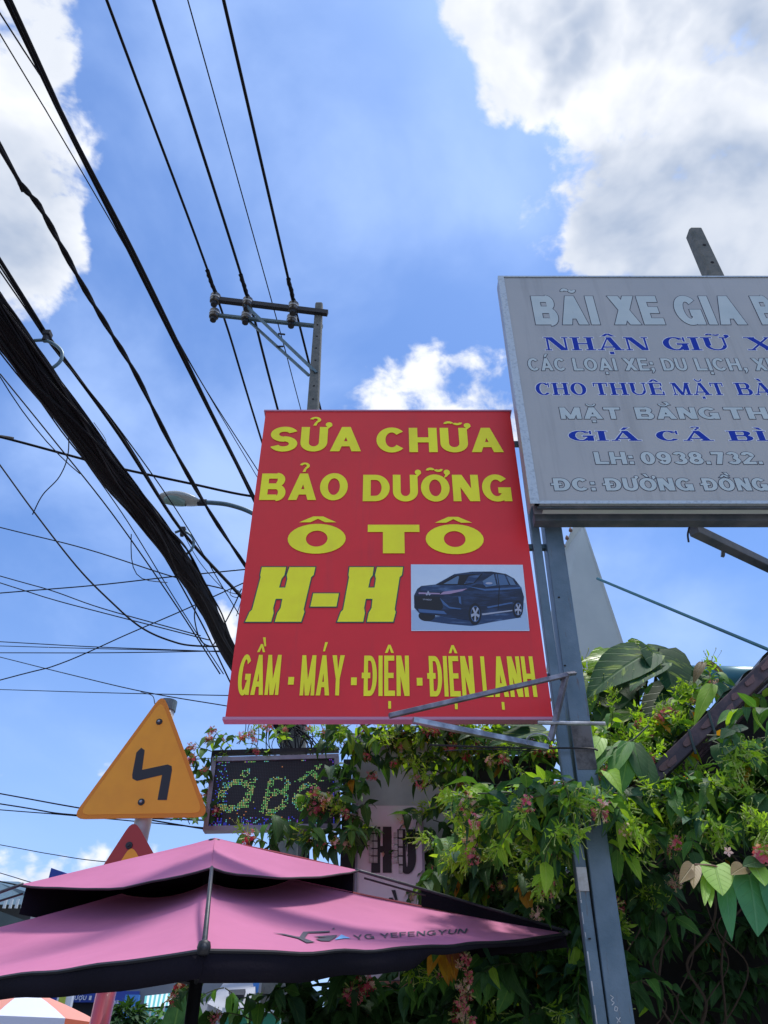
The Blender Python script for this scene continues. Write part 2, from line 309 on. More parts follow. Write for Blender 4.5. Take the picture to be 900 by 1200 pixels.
# ------------------------------------------------------------------ helpers
def tag(o, label=None, cat=None, group=None, kind=None):
    if label: o['label'] = label
    if cat: o['category'] = cat
    if group: o['group'] = group
    if kind: o['kind'] = kind
    return o
def thing(name, label, cat, loc=(0, 0, 0), group=None):
    o = bpy.data.objects.new(name, None); col.objects.link(o); o.location = loc; o.empty_display_size = .1
    return tag(o, label, cat, group)
class MB:
    def __init__(s): s.v = []; s.f = []; s.m = []; s.mats = []; s.uv = None
    def mi(s, m):
        if m is None: return 0
        if isinstance(m, str): m = M[m]
        if m not in s.mats: s.mats.append(m)
        return s.mats.index(m)
    def face(s, pts, m=None):
        i = len(s.v); s.v += [tuple(p) for p in pts]; s.f.append(tuple(range(i, i + len(pts)))); s.m.append(s.mi(m)); return s
    def mesh(s, vs, fs, m=None):
        i = len(s.v); s.v += [tuple(p) for p in vs]; k = s.mi(m)
        for f in fs: s.f.append(tuple(a + i for a in f)); s.m.append(k)
        return s
    def box(s, c, size, rot=None, m=None):
        c = Vector(c); h = Vector(size) / 2; vs = []
        for x in (-1, 1):
            for y in (-1, 1):
                for z in (-1, 1):
                    p = Vector((x * h.x, y * h.y, z * h.z))
                    if rot is not None: p = rot @ p
                    vs.append(c + p)
        return s.mesh(vs, [(0, 1, 3, 2), (4, 6, 7, 5), (0, 4, 5, 1), (2, 3, 7, 6), (0, 2, 6, 4), (1, 5, 7, 3)], m)
    def bar(s, a, b, w, h, m=None, up=Vector((0, 0, 1))):
        a, b = Vector(a), Vector(b); d = (b - a).normalized(); r = d.cross(up)
        if r.length < 1e-4: r = d.cross(Vector((0, 1, 0)))
        r.normalize(); u = r.cross(d)
        rot = Matrix((r, d, u)).transposed()
        return s.box((a + b) / 2, (w, (b - a).length, h), rot, m)
    def tube(s, pts, r, n=6, m=None, cap=True, flat=1.):
        pts = [Vector(p) for p in pts]; rings = []; up = None
        for i, p in enumerate(pts):
            d = (pts[min(i + 1, len(pts) - 1)] - pts[max(i - 1, 0)]).normalized()
            if up is None:
                up = Vector((0, 0, 1)) if abs(d.z) < .9 else Vector((0, 1, 0))
            x = d.cross(up)
            if x.length < 1e-5: x = d.cross(Vector((1, 0, 0)))
            x.normalize(); up = x.cross(d).normalized()
            rr = r[i] if isinstance(r, (list, tuple)) else r
            rings.append([p + (x * math.cos(2 * math.pi * k / n) + up * math.sin(2 * math.pi * k / n) * flat) * rr for k in range(n)])
        vs = [q for rg in rings for q in rg]; fs = []
        for i in range(len(rings) - 1):
            for k in range(n):
                a, b = i * n + k, i * n + (k + 1) % n
                fs.append((a, b, b + n, a + n))
        if cap: fs.append(tuple(range(n))[::-1]); fs.append(tuple(range(len(vs) - n, len(vs))))
        return s.mesh(vs, fs, m)
    def prism(s, poly, dirv, m=None, m2=None):           # planar polygon (3D points) extruded along dirv
        dirv = Vector(dirv); a = [Vector(p) for p in poly]; b = [p + dirv for p in a]; n = len(a)
        s.face(a, m); s.face(b[::-1], m)
        for i in range(n): s.face([a[i], b[i], b[(i + 1) % n], a[(i + 1) % n]], m2 or m)
        return s
    def lathe(s, c, prof, n=12, m=None, axis='Z'):
        c = Vector(c); vs = []
        for r, z in prof:
            for k in range(n):
                a = 2 * math.pi * k / n; vs.append(c + Vector((r * math.cos(a), r * math.sin(a), z)))
        fs = []
        for i in range(len(prof) - 1):
            for k in range(n):
                p, q = i * n + k, i * n + (k + 1) % n; fs.append((p, q, q + n, p + n))
        fs.append(tuple(range(n))[::-1]); fs.append(tuple(range(len(vs) - n, len(vs))))
        return s.mesh(vs, fs, m)
    def build(s, name, m=None, parent=None, smooth=False, label=None, kind=None, bevel=0):
        me = bpy.data.meshes.new(name); me.from_pydata(s.v, [], s.f)
        if s.mats:
            for k in s.mats: me.materials.append(k)
            me.polygons.foreach_set('material_index', s.m)
        if m is not None and not s.mats: me.materials.append(M[m] if isinstance(m, str) else m)
        if s.uv:
            ul = me.uv_layers.new(name='UVMap')
            for lp in me.loops: ul.data[lp.index].uv = s.uv[lp.vertex_index]
        if smooth: me.polygons.foreach_set('use_smooth', [True] * len(me.polygons))
        me.update(); o = bpy.data.objects.new(name, me); col.objects.link(o)
        if parent is not None:
            o.parent = parent; q = parent; off = Vector((0, 0, 0))
            while q is not None: off += q.location; q = q.parent
            o.location = -off
        if bevel:
            b = o.modifiers.new('bevel', 'BEVEL'); b.width = bevel; b.segments = 2; b.limit_method = 'ANGLE'
        if label: o['label'] = label
        if kind: o['kind'] = kind
        return o
def smoothpath(pts, k=6):
    pts = [Vector(p) for p in pts]
    if len(pts) < 3:
        return [pts[0].lerp(pts[1], i / k) for i in range(k + 1)]
    P = [2 * pts[0] - pts[1]] + pts + [2 * pts[-1] - pts[-2]]; out = []
    for i in range(1, len(P) - 2):
        p0, p1, p2, p3 = P[i - 1:i + 3]
        for j in range(k):
            t = j / k
            out.append(.5 * ((2 * p1) + (p2 - p0) * t + (2 * p0 - 5 * p1 + 4 * p2 - p3) * t * t + (3 * p1 - p0 - 3 * p2 + p3) * t ** 3))
    out.append(pts[-1]); return out

# ------------------------------------------------------------------ lettering (own outlines: stems, slabs and arcs)
def glyph(ch, t, h, sf):
    """primitives in a box of height 1; t = upright stroke, h = cross stroke, sf = serifed"""
    P = []; T_ = t; th = h if not sf else h
    def rect(x0, y0, x1, y1): P.append(('p', [(x0, y0), (x1, y0), (x1, y1), (x0, y1)]))
    def dia(x0, x1, w, y0=0, y1=1): P.append(('p', [(x0, y0), (x0 + w, y0), (x1 + w, y1), (x1, y1)]))
    def arc(cx, cy, rx, ry, tx, ty, a0, a1): P.append(('a', cx, cy, rx, ry, tx, ty, a0, a1))
    sl, sh = (.10, .07)
    def serif(x0, x1, bot=True, top=True):
        if not sf: return
        if bot: rect(x0 - sl, 0, x1 + sl, sh)
        if top: rect(x0 - sl, 1 - sh, x1 + sl, 1)
    thin = th if sf else t
    o = sl if sf else 0
    if ch == 'I': W = t + 2 * o; rect(o, 0, o + t, 1); serif(o, o + t)
    elif ch == 'H':
        W = .82 + 2 * o; rect(o, 0, o + t, 1); rect(W - o - t, 0, W - o, 1); rect(o + t, .5 - h / 2, W - o - t, .5 + h / 2); serif(o, o + t); serif(W - o - t, W - o)
    elif ch == 'N':
        W = .84 + 2 * o; a = thin if sf else t
        rect(o, 0, o + a, 1); rect(W - o - a, 0, W - o, 1); w = t * 1.25
        P.append(('p', [(W - o - w, 0), (W - o, 0), (o + w, 1), (o, 1)]))
        if sf: rect(0, 0, o + a + sl, sh); rect(0, 1 - sh, o + a, 1); rect(W - o - a - sl, 1 - sh, W, 1)
    elif ch == 'M':
        W = 1.0 + 2 * o; a = thin if sf else t * .92; w = t * 1.05
        rect(o, 0, o + a, 1); rect(W - o - t * .92, 0, W - o, 1)
        P.append(('p', [(W / 2 - w / 2, 0), (W / 2 + w / 2, 0), (o + w, 1), (o, 1)])); ww = thin * 1.1 if sf else w
        P.append(('p', [(W / 2 - ww / 2, 0), (W / 2 + ww / 2, 0), (W - o, 1), (W - o - max(ww, t * .9), 1)]))
        if sf: rect(0, 0, o + a + sl, sh); rect(W - o - t - sl, 0, W, sh); rect(0, 1 - sh, o + a, 1); rect(W - o - t, 1 - sh, W, 1)
    elif ch == 'A':
        W = .92 + 2 * o; a = thin * 1.15 if sf else t * 1.12; b = t * 1.12
        tp = max(t * 1.05, .1)
        P.append(('p', [(o, 0), (o + a, 0), (W / 2 + tp / 2 if not sf else W / 2, 1), (W / 2 - tp / 2 if not sf else W / 2 - a * .6, 1)]))
        P.append(('p', [(W - o - b, 0), (W - o, 0), (W / 2 + tp / 2, 1), (W / 2 - tp / 2, 1)]))
        rect(o + a + .06, .20, W - o - b - .04, .20 + h)
        if sf: rect(0, 0, o + a + sl, sh); rect(W - o - b - sl, 0, W, sh)
    elif ch == 'U':
        W = .80 + 2 * o; a = thin if sf else t; r = (W - 2 * o) / 2
        rect(o, .36, o + t, 1); rect(W - o - a, .36, W - o, 1)
        arc(W / 2, .36, r, .37, t if not sf else (t + a) / 2, h, 180, 360)
        if sf: rect(0, 1 - sh, o + t + sl, 1); rect(W - o - a - sl, 1 - sh, W, 1)
    elif ch in 'OQ0':
        W = .92 if ch == 'O' else .74; arc(W / 2, .5, W / 2, .515, t * 1.05, h, 0, 360)
    elif ch == 'C':
        W = .86; arc(W * .52, .5, W * .52, .515, t * 1.05, h, 42, 318)
        if sf: rect(W * .9 - .03, .64, W * .9 + .04, 1.0)
    elif ch == 'G':
        W = .92; arc(W * .5, .5, W * .5, .515, t * 1.05, h, 42, 330)
        rect(W - t, 0, W, .50); rect(W * .56, .50 - h, W - .002, .50 + .02)
        if sf: rect(W * .58, .46, W + .06, .53); rect(W * .86, .66, W * .94, 1.)
    elif ch == 'D' or ch == 'Đ':
        W = .86 + o; rect(o, 0, o + t, 1); rx = min(.46, W - o - t); cx = W - rx
        rect(o + t * .5, 0, cx + .01, h); rect(o + t * .5, 1 - h, cx + .01, 1); arc(cx, .5, rx, .5, t * 1.05, h, -90, 90)
        if sf: rect(0, 0, o + t, sh); rect(0, 1 - sh, o + t, 1)
        if ch == 'Đ': rect(o - .14, .43, o + t + .16, .57)
    elif ch == 'B':
        W = .84 + o; rect(o, 0, o + t, 1); cx = W - .30
        rect(o + t * .5, 0, cx + .01, h); rect(o + t * .5, 1 - h, cx - .02, 1); rect(o + t * .5, .5 - h / 2, cx + .01, .5 + h / 2 + .02)
        arc(cx, .27, .30, .27 + h * .2, t, h, -90, 90); arc(cx - .03, .75, .28, .25 + h * .12, t, h, -90, 90)
        if sf: rect(0, 0, o + t, sh); rect(0, 1 - sh, o + t, 1)
    elif ch == 'E':
        W = .70 + o; rect(o, 0, o + t, 1); rect(o + t * .5, 0, W, h); rect(o + t * .5, 1 - h, W - .03, 1); rect(o + t * .5, .5 - h / 2, W - .08, .5 + h / 2)
        if sf:
            rect(0, 0, o + t, sh); rect(0, 1 - sh, o + t, 1); rect(W - sh, 0, W + .02, .28); rect(W - .03 - sh, .74, W - .01, 1); rect(W - .08 - sh, .36, W - .08, .64)
    elif ch == 'L': W = .68; rect(0, 0, t, 1); rect(t * .5, 0, W, h)
    elif ch == 'T':
        W = .80; rect(W / 2 - t / 2, 0, W / 2 + t / 2, 1 - h * .5); rect(0, 1 - h, W, 1)
        if sf: rect(W / 2 - t / 2 - sl, 0, W / 2 + t / 2 + sl, sh); rect(0, .70, sh, 1); rect(W - sh, .70, W, 1)
    elif ch == 'X':
        W = .90 + 2 * o; b = t * 1.25; a = thin * 1.3 if sf else b
        P.append(('p', [(W - o - b, 0), (W - o, 0), (o + b, 1), (o, 1)])); P.append(('p', [(o, 0), (o + a, 0), (W - o, 1), (W - o - a, 1)]))
        if sf:
            rect(0, 0, o + a + sl, sh); rect(W - o - b - sl * .6, 0, W, sh); rect(0, 1 - sh, o + b + sl * .6, 1); rect(W - o - a - sl, 1 - sh, W, 1)
    elif ch == 'Y':
        W = .88; b = t * 1.2; rect(W / 2 - t / 2, 0, W / 2 + t / 2, .46)
        P.append(('p', [(W / 2 - t / 2, .40), (W / 2 + t * .3, .40), (b, 1), (0, 1)])); P.append(('p', [(W / 2 - t * .3, .40), (W / 2 + t / 2, .40), (W, 1), (W - b, 1)]))
    elif ch == 'F': W = .66; rect(0, 0, t, 1); rect(t * .5, 1 - h, W, 1); rect(t * .5, .48 - h / 2, W - .08, .48 + h / 2)
    elif ch == 'P': W = .76; rect(0, 0, t, 1); cx = W - .3; rect(t * .5, 1 - h, cx, 1); rect(t * .5, .42, cx, .42 + h); arc(cx, .71, .3, .29, t, h, -90, 90)
    elif ch == 'S':
        W = .82; ry = (1 + h) / 4 + .01; arc(W / 2, 1 - ry + .012, W / 2, ry, t, h, 22, 272); arc(W / 2, ry - .012, W / 2, ry, t, h, -158, 92)
    elif ch == '8': W = .74; ry = (1 + h) / 4 + .005; arc(W / 2, 1 - ry + .01, W * .46, ry, t, h * .9, 0, 360); arc(W / 2, ry - .01, W / 2, ry, t, h, 0, 360)
    elif ch == '3': W = .74; ry = (1 + h) / 4 + .005; arc(W / 2, 1 - ry + .01, W * .46, ry, t, h * .9, -90, 155); arc(W / 2, ry - .01, W / 2, ry, t, h, -155, 90)
    elif ch == '9': W = .74; arc(W / 2, .66, W / 2, .35, t, h, 0, 360); arc(W / 2, .5, W / 2, .51, t, h, -145, 0); rect(W - t, .48, W, .68)
    elif ch == '7': W = .70; rect(0, 1 - h, W, 1); dia(.14, W - t * 1.2, t * 1.2, 0, 1 - h * .5)
    elif ch == '2': W = .74; rect(0, 0, W, h); arc(W / 2, .70, W / 2, .31, t, h, -10, 165); P.append(('p', [(0, h * .8), (t * 1.3, h * .8), (W, .66), (W - t * 1.1, .60)]))
    elif ch == '.': W = .26; rect(.02, 0, .24, .22)
    elif ch == ',': W = .26; rect(.02, 0, .24, .22); P.append(('p', [(.02, -.18), (.10, -.18), (.24, .0), (.12, .0)]))
    elif ch == ':': W = .26; rect(.02, 0, .24, .22); rect(.02, .48, .24, .70)
    elif ch == ';': W = .26; rect(.02, 0, .24, .22); rect(.02, .48, .24, .70); P.append(('p', [(.02, -.18), (.10, -.18), (.24, .0), (.12, .0)]))
    elif ch == '-': W = .30; rect(.03, .26, .27, .45)
    elif ch == ' ': W = .32
    else: W = .6; rect(0, 0, W, 1)
    return P, W
def marked(ch, t, h, sf):
    if ch == 'Đ': dec, marks = 'Đ', []
    else:
        dd = unicodedata.normalize('NFD', ch); dec, marks = dd[0], list(dd[1:])
    P, W = glyph(dec, t, h, sf); cx = W / 2; hat = any(m in marks for m in '\u0302\u0306')
    k = min(t, .2)
    for m in marks:
        ty, tx = (1.10, cx)
        if hat and m in '\u0301\u0300\u0309\u0303': ty, tx = 1.22, cx + .20
        if m == '\u0302': P += [('p', [(cx - .30, 1.07), (cx - .12, 1.07), (cx + .08, 1.28), (cx - .08, 1.28)]), ('p', [(cx + .12, 1.07), (cx + .30, 1.07), (cx + .08, 1.28), (cx - .08, 1.28)])]
        elif m == '\u0306': P += [('a', cx, 1.30, .24, .22, .09, .09, 180, 360)]
        elif m == '\u0301': P += [('p', [(tx - .12, ty), (tx + .02, ty), (tx + .20, ty + .24), (tx + .0, ty + .24)])]
        elif m == '\u0300': P += [('p', [(tx - .0, ty), (tx + .13, ty), (tx + .02, ty + .24), (tx - .18, ty + .24)])]
        elif m == '\u0303':
            P += [('a', tx - .13, ty + .06, .15, .12, .09, .09, 20, 175), ('a', tx + .13, ty + .13, .15, .12, .09, .09, 200, 355)]
        elif m == '\u0309': P += [('a', tx, ty + .20, .17, .13, .10, .07, -75, 165), ('p', [(tx - .06, ty - .04), (tx + .04, ty - .04), (tx + .08, ty + .10), (tx - .0, ty + .10)])]
        elif m == '\u0323': P += [('p', [(cx - .09, -.30), (cx + .09, -.30), (cx + .09, -.12), (cx - .09, -.12)])]
        elif m == '\u031b':
            hx = W - (.02 if dec == 'U' else .10)
            P += [('a', hx + .04, 1.10, .10, .10, .095, .095, 0, 360), ('p', [(hx - .06, .88), (hx + .02, .92), (hx + .15, 1.06), (hx + .04, 1.14)])]
    return P, W
def offset_poly(pts, g):
    if not g: return pts
    n = len(pts); A = sum(pts[i][0] * pts[(i + 1) % n][1] - pts[(i + 1) % n][0] * pts[i][1] for i in range(n)); s = 1 if A > 0 else -1; out = []
    for i in range(n):
        p0, p1, p2 = Vector(pts[i - 1]), Vector(pts[i]), Vector(pts[(i + 1) % n])
        d1 = (p1 - p0).normalized(); d2 = (p2 - p1).normalized(); n1_ = Vector((d1.y, -d1.x)) * s; n2_ = Vector((d2.y, -d2.x)) * s
        b = (n1_ + n2_); b = b.normalized() if b.length > 1e-6 else n1_; c = max(b.dot(n1_), .4); out.append(tuple(p1 + b * g / c))
    return out
def add_prims(mb, prims, fx, fz, g, put, z0, m):
    """prims -> faces; fx, fz scale glyph units to metres; g = extra outline in metres; put(x, z, lift) -> 3D"""
    for k, q in enumerate(prims):
        lift = z0 + k * .00002
        if q[0] == 'p':
            pts = offset_poly([(x * fx, z * fz) for x, z in q[1]], g)
            mb.face([put(x, z, lift) for x, z in pts], m)
        else:
            _, cx, cy, rx, ry, tx, ty, a0, a1 = q
            X, Y_, RX, RY, TX, TY = cx * fx, cy * fz, rx * fx + g, ry * fz + g, tx * fx + 2 * g, ty * fz + 2 * g
            TX = min(TX, RX * .999); TY = min(TY, RY * .999)
            full = a1 - a0 >= 359; ext = 0 if full else math.degrees(g / max(RX, RY))
            n = max(6, int((a1 - a0) / 12)); prev = None
            for i in range(n + 1):
                a = R(a0 - ext + (a1 - a0 + 2 * ext) * i / n); ca, sa = math.cos(a), math.sin(a)
                cur = ((X + RX * ca, Y_ + RY * sa), (X + (RX - TX) * ca, Y_ + (RY - TY) * sa))
                if prev: mb.face([put(prev[0][0], prev[0][1], lift), put(cur[0][0], cur[0][1], lift), put(cur[1][0], cur[1][1], lift), put(prev[1][0], prev[1][1], lift)], m)
                prev = cur
def word(parent, s, px0, px1, ybase, ytop, Y, t, h, sf, m, outline=None, om=None, gap=.13, lift=.0007, nose=None):
    """one word set between two measured ends on an upright plane facing the street; every letter its own mesh"""
    a, b, c = at(px0, ybase, Y), at(px1, ybase, Y), at(px0, ytop, Y)
    gl = [marked(ch, t, h, sf) for ch in s]; tot = sum(w for _, w in gl) + gap * (len(s) - 1)
    fx = (b.x - a.x) / tot; fz = c.z - a.z; x = a.x
    for ch, (pr, w) in zip(s, gl):
        if ch != ' ':
            put = lambda u, v, l, x=x: (x + u, Y - l, a.z + v)
            mb = MB(); add_prims(mb, pr, fx, fz, 0, put, lift, m); o = mb.build('letter', parent=parent)
            if outline:
                mb = MB(); add_prims(mb, pr, fx, fz, outline, put, lift * .4, om); mb.build('letter_outline', parent=o)
        x += (w + gap) * fx

# ------------------------------------------------------------------ ground, road, pavement
g = MB(); g.box((0, 0, -.55), (1600, 1600, 1.0)); tag(g.build('ground', 'earth'), kind='structure')
g = MB(); g.face([(-11, -400, -.04), (-3.2, -400, -.04), (-1.9 - .4, 400, -.04), (-11, 400, -.04)]); tag(g.build('road', 'asphalt'), kind='structure')
g = MB(); g.box((2.0, 0, -.04), (8.2, 120, .12)); tag(g.build('pavement', 'paving'), kind='structure')
g = MB(); g.box((-2.17, 0, -.045), (.13, 120, .15)); tag(g.build('kerb', 'kerb'), kind='structure')
g = MB()
for i in range(30): g.face([(-6.9, -60 + i * 6, -.036), (-6.75, -60 + i * 6, -.036), (-6.75, -57 + i * 6, -.036), (-6.9, -57 + i * 6, -.036)])
tag(g.build('road_marking', 'road_paint'), kind='structure')

# ------------------------------------------------------------------ the red repair sign
YS = 3.0
xl, xr = -.6505, .6925; zt = at(450, 482, YS).z; zb = at(450, 840, YS).z
red = thing('advertising_sign', 'red sheet sign with yellow lettering SỬA CHỮA and a printed dark car', 'sign', (0.02, YS, zb))
g = MB(); g.box(((xl + xr) / 2, YS + .0145, (zt + zb) / 2), (xr - xl, .024, zt - zb)); g.build('panel', 'red_print', red)
g = MB(); w = .016
g.box(((xl + xr) / 2, YS + .022, zb - .007), (xr - xl + .02, .050, .012)); g.build('frame', 'sign_edge', red); g = MB(); g.box(((xl + xr) / 2, YS + .022, zt + .005), (xr - xl + .02, .050, .009))
g.build('frame', 'sign_edge', red)
g = MB()
for z in (zb + .2, (zt + zb) / 2, zt - .2): g.bar((xl + .05, YS + .05, z), (xr + .10, YS + .05, z), .025, .025)
g.build('back_rail', 'galv', red)
yp = 'yellow_print'
word(red, 'SỬA', 315, 423, 529, 500.5, YS, .25, .21, False, yp, gap=.09)
word(red, 'CHỮA', 441, 590.5, 530, 501.5, YS, .25, .21, False, yp, gap=.09)
word(red, 'BẢO', 303.5, 407, 586, 555, YS, .25, .20, False, yp, gap=.10)
word(red, 'DƯỠNG', 425, 600.5, 587.5, 556.5, YS, .25, .20, False, yp, gap=.10)
word(red, 'Ô', 335.5, 404.5, 648.5, 614.5, YS, .275, .24, False, yp)
word(red, 'T', 430.5, 492.5, 648.5, 615, YS, .33, .26, False, yp)
word(red, 'Ô', 499.5, 568.5, 649, 615, YS, .275, .24, False, yp)
for s, a, b in (('GẦM', 276.5, 326), ('-', 335.5, 344), ('MÁY', 351, 402.5), ('-', 410, 418.5), ('ĐIỆN', 426, 480), ('-', 488, 496.5), ('ĐIỆN', 504, 557), ('LẠNH', 566.5, 630)):
    word(red, s, a, b, 814.5 + (a - 276) * .008, 767.5 + (a - 276) * .006, YS, .265, .13, False, yp, gap=.11)
def shape(parent, name, pts, m, lift, o=0):
    """flat printed shape: zoomed photo points on the sign plane"""
    q = [(at(x, y, YS).x, at(x, y, YS).z) for x, y in pts]; q = offset_poly(q, o)
    g = MB(); g.face([(x, YS - lift, z) for x, z in q], m); return g.build(name, parent=parent)
HP = [(192, 60), (308, 60), (300, 98), (286, 116), (274, 158), (304, 158), (314, 116), (311, 98), (324, 60), (448, 60), (440, 98), (428, 108), (392, 262), (396, 275), (380, 322), (254, 322), (266, 280), (282, 256), (290, 212),
      (258, 212), (246, 256), (248, 280), (236, 322), (112, 322), (133, 275), (145, 264), (186, 108), (184, 98)]
z1 = lambda p: (260 + p[0] / 4.09, 650 + p[1] / 4.09)
for k, pts in enumerate((HP, [(x + 420 + (y - 60) / 262 * 21, y) for x, y in HP], [(438, 186), (561, 186), (549, 249), (424, 249)])):
    pts = [z1(p) for p in pts]
    o = shape(red, 'letter', pts, yp, .0008); shape(o, 'letter_outline', pts, 'green_print', .0004, .0052)
# printed car picture
pic = shape(red, 'car_picture', [(481.5, 661.5), (612.5, 662), (620.5, 739.5), (482, 739.5)], 'pic_bg', .0010)
z2 = lambda p: (470 + p[0] / 5.294, 650 + p[1] / 5.294)
def cs(name, pts, m, lift): return shape(pic, name, [z2(p) for p in pts], m, lift)
def ell(cx, cy, rx, ry, n=20): return [(cx + rx * math.cos(2 * math.pi * i / n), cy + ry * math.sin(2 * math.pi * i / n)) for i in range(n)]
cs('floor', [(62, 345), (770, 300), (797, 468), (66, 468)], 'pic_floor', .0013)
cs('car_shadow', [(130, 385), (330, 380), (500, 372), (700, 350), (745, 390), (560, 420), (440, 444), (300, 432), (150, 412)], 'car_navy2', .0016)
cs('far_tyre', ell(160, 380, 52, 34), 'car_black', .0019)
cs('car_body', [(80, 256), (100, 215), (125, 196), (215, 186), (330, 122), (440, 107), (560, 106), (650, 121), (702, 150), (745, 205), (762, 262), (757, 338), (742, 372), (700, 362), (500, 372), (484, 405), (430, 412), (330, 395), (110, 362), (82, 330)], 'car_navy', .0022)
cs('bonnet', [(125, 200), (215, 190), (400, 192), (480, 175), (410, 215), (250, 235), (118, 225)], 'car_navy2', .0025)
cs('windscreen', [(222, 188), (345, 128), (508, 118), (455, 180), (400, 190)], 'car_black', .0026)
cs('windscreen_glint', [(262, 184), (352, 134), (360, 138), (350, 184)], 'car_glass2', .0029)
cs('windscreen_glint', [(390, 184), (420, 135), (495, 122), (450, 176)], 'car_navy2', .0029)
cs('side_window', [(505, 166), (574, 122), (592, 192), (525, 203)], 'car_glass2', .0029)
cs('side_window', [(586, 122), (640, 127), (668, 188), (600, 194)], 'car_glass', .0029)
cs('side_window', [(652, 132), (690, 152), (712, 190), (678, 190)], 'car_glass2', .0029)
cs('side_glint', [(400, 196), (520, 214), (745, 202), (748, 212), (610, 222), (520, 226)], 'car_glint', .0028)
cs('side_glint', [(530, 325), (690, 296), (690, 304), (540, 334)], 'car_glint', .0028)
cs('grille', [(84, 258), (240, 262), (262, 330), (230, 365), (110, 350), (88, 320)], 'car_black', .0026)
cs('bumper_bar', [(105, 338), (265, 352), (285, 372), (115, 360)], 'car_glint', .0030)
cs('headlamp', [(240, 250), (262, 232), (410, 212), (380, 228), (300, 246)], 'car_lamp', .0030)
cs('badge_bar', [(110, 236), (240, 240), (240, 248), (108, 246)], 'car_lamp', .0030)
for q in ([(168, 226), (175, 236), (168, 246), (161, 236)], [(160, 242), (168, 248), (160, 256), (152, 250)], [(176, 242), (184, 250), (176, 256), (168, 248)]): cs('badge', q, 'car_chrome', .0034)
cs('fog_lamp', [(355, 262), (370, 262), (374, 312), (360, 300)], 'car_glint', .0030)
cs('fog_trim', [(240, 270), (300, 325), (370, 336), (372, 342), (300, 336), (262, 312)], 'car_glint', .0031)
cs('wing_mirror', ell(540, 184, 30, 14), 'car_glint', .0034); cs('wing_mirror_cap', ell(545, 180, 22, 7), 'car_chrome', .0037)
cs('sill', [(500, 368), (690, 345), (690, 352), (505, 378)], 'car_chrome', .0031)
cs('door_gap', [(594, 120), (598, 120), (612, 205), (604, 345), (599, 345), (606, 205)], 'car_black', .0033)
for cx, cy, rx, ry in ((458, 370, 40, 68), (724, 340, 32, 53)):
    cs('tyre', ell(cx, cy, rx, ry), 'car_black', .0034); cs('rim', ell(cx + 2, cy, rx * .72, ry * .74), 'car_glint', .0037)
    cs('hub', ell(cx + 2, cy, rx * .62, ry * .64), 'car_black', .0040)
    for k in range(5):
        a = R(72 * k + 20); ca, sa = math.cos(a), math.sin(a)
        cs('spoke', [(cx + 2 - sa * rx * .10, cy + ca * ry * .10), (cx + 2 + sa * rx * .10, cy - ca * ry * .10), (cx + 2 + ca * rx * .66 + sa * rx * .14, cy + sa * ry * .68 - ca * ry * .14), (cx + 2 + ca * rx * .66 - sa * rx * .14, cy + sa * ry * .68 + ca * ry * .14)], 'car_chrome', .0043 + k * .0001)
def tinyword(parent, s, p0, p1, hgt, Y, m, t=.16, lift=.005, gap=.2):
    a, b = at(*p0, Y), at(*p1, Y); gl = [marked(c, t, t, False) for c in s]; tot = sum(w for _, w in gl) + gap * (len(s) - 1)
    f = (b.x - a.x) / tot; x = 0; mb = MB()
    for pr, w in gl:
        put = lambda u, v, l, x=x: (a.x + x + u, Y - l, a.z + (b.z - a.z) * (x + u) / (b.x - a.x) + v)
        add_prims(mb, pr, f, hgt, 0, put, lift, m); x += (w + gap) * f
    return mb
tinyword(pic, 'XPANDER'.replace('R', 'P'), z2((135, 284)), z2((190, 288)), .0075, YS, 'car_chrome', lift=.0036).build('number_plate_print', parent=pic, kind='stuff')

# ------------------------------------------------------------------ the grey light box sign
YG = 2.83; YB = 2.92
gx0 = at(607, 457, YG).x + .0; gzt = at(650, 323, YG).z; gzb = at(650, 590, YG).z; gx1 = gx0 + 1.8
p_tl, p_bl = at(583.5, 323, YG), at(621.5, 590, YG)
box = thing('light_box_sign', 'grey light box sign lettered BÃI XE GIA high on the steel post', 'sign', (gx0 + .9, YB, gzb))
fw = .030
def skew(x, z):  # left end of the box hangs slightly out of plumb
    k = (z - gzb) / (gzt - gzb); return x + (p_bl.x + (p_tl.x - p_bl.x) * k - gx0) * max(0, 1 - (x - gx0) / .4)
def sq(x0, z0, x1, z1_, y): return [(skew(x0, z0), y, z0), (x1, y, z0), (x1, y, z1_), (skew(x0, z1_), y, z1_)]
g = MB(); g.prism(sq(gx0 + fw, gzb + .022, gx1 - fw, gzt - .016, YG + .006), (0, .012, 0)); g.build('face', 'grey_face', box)
g = MB()
def hollow(y0, y1, w1, w2, w3):
    g.prism(sq(gx0, gzb, gx0 + w1, gzt, y0), (0, y1 - y0, 0)); g.prism([(gx0 + w1 * 1.02 + (skew(gx0, gzb) - gx0), y0 + .0005, gzb), (gx1, y0 + .0005, gzb), (gx1, y0 + .0005, gzb + w3), (gx0 + w1 * 1.02 + (skew(gx0, gzb) - gx0), y0 + .0005, gzb + w3)], (0, y1 - y0 - .001, 0))
    g.prism([(gx0 + w1 * 1.02 + (skew(gx0, gzt) - gx0), y0 + .0005, gzt - w2), (gx1, y0 + .0005, gzt - w2), (gx1, y0 + .0005, gzt), (gx0 + w1 * 1.02 + (skew(gx0, gzt) - gx0), y0 + .0005, gzt)], (0, y1 - y0 - .001, 0))
hollow(YG, YG + .02, .020, .012, .018); g.build('front_frame', 'alu_trim', box)
g = MB(); g.prism([(p_bl.x + .004, YG + .0205, gzb + .004), (p_tl.x + .004, YG + .0205, gzt - .004), (p_tl.x + .004, YB, gzt - .004), (p_bl.x + .004, YB, gzb + .004)], (.006, 0, 0)); g.build('side_panel', 'box_side', box)
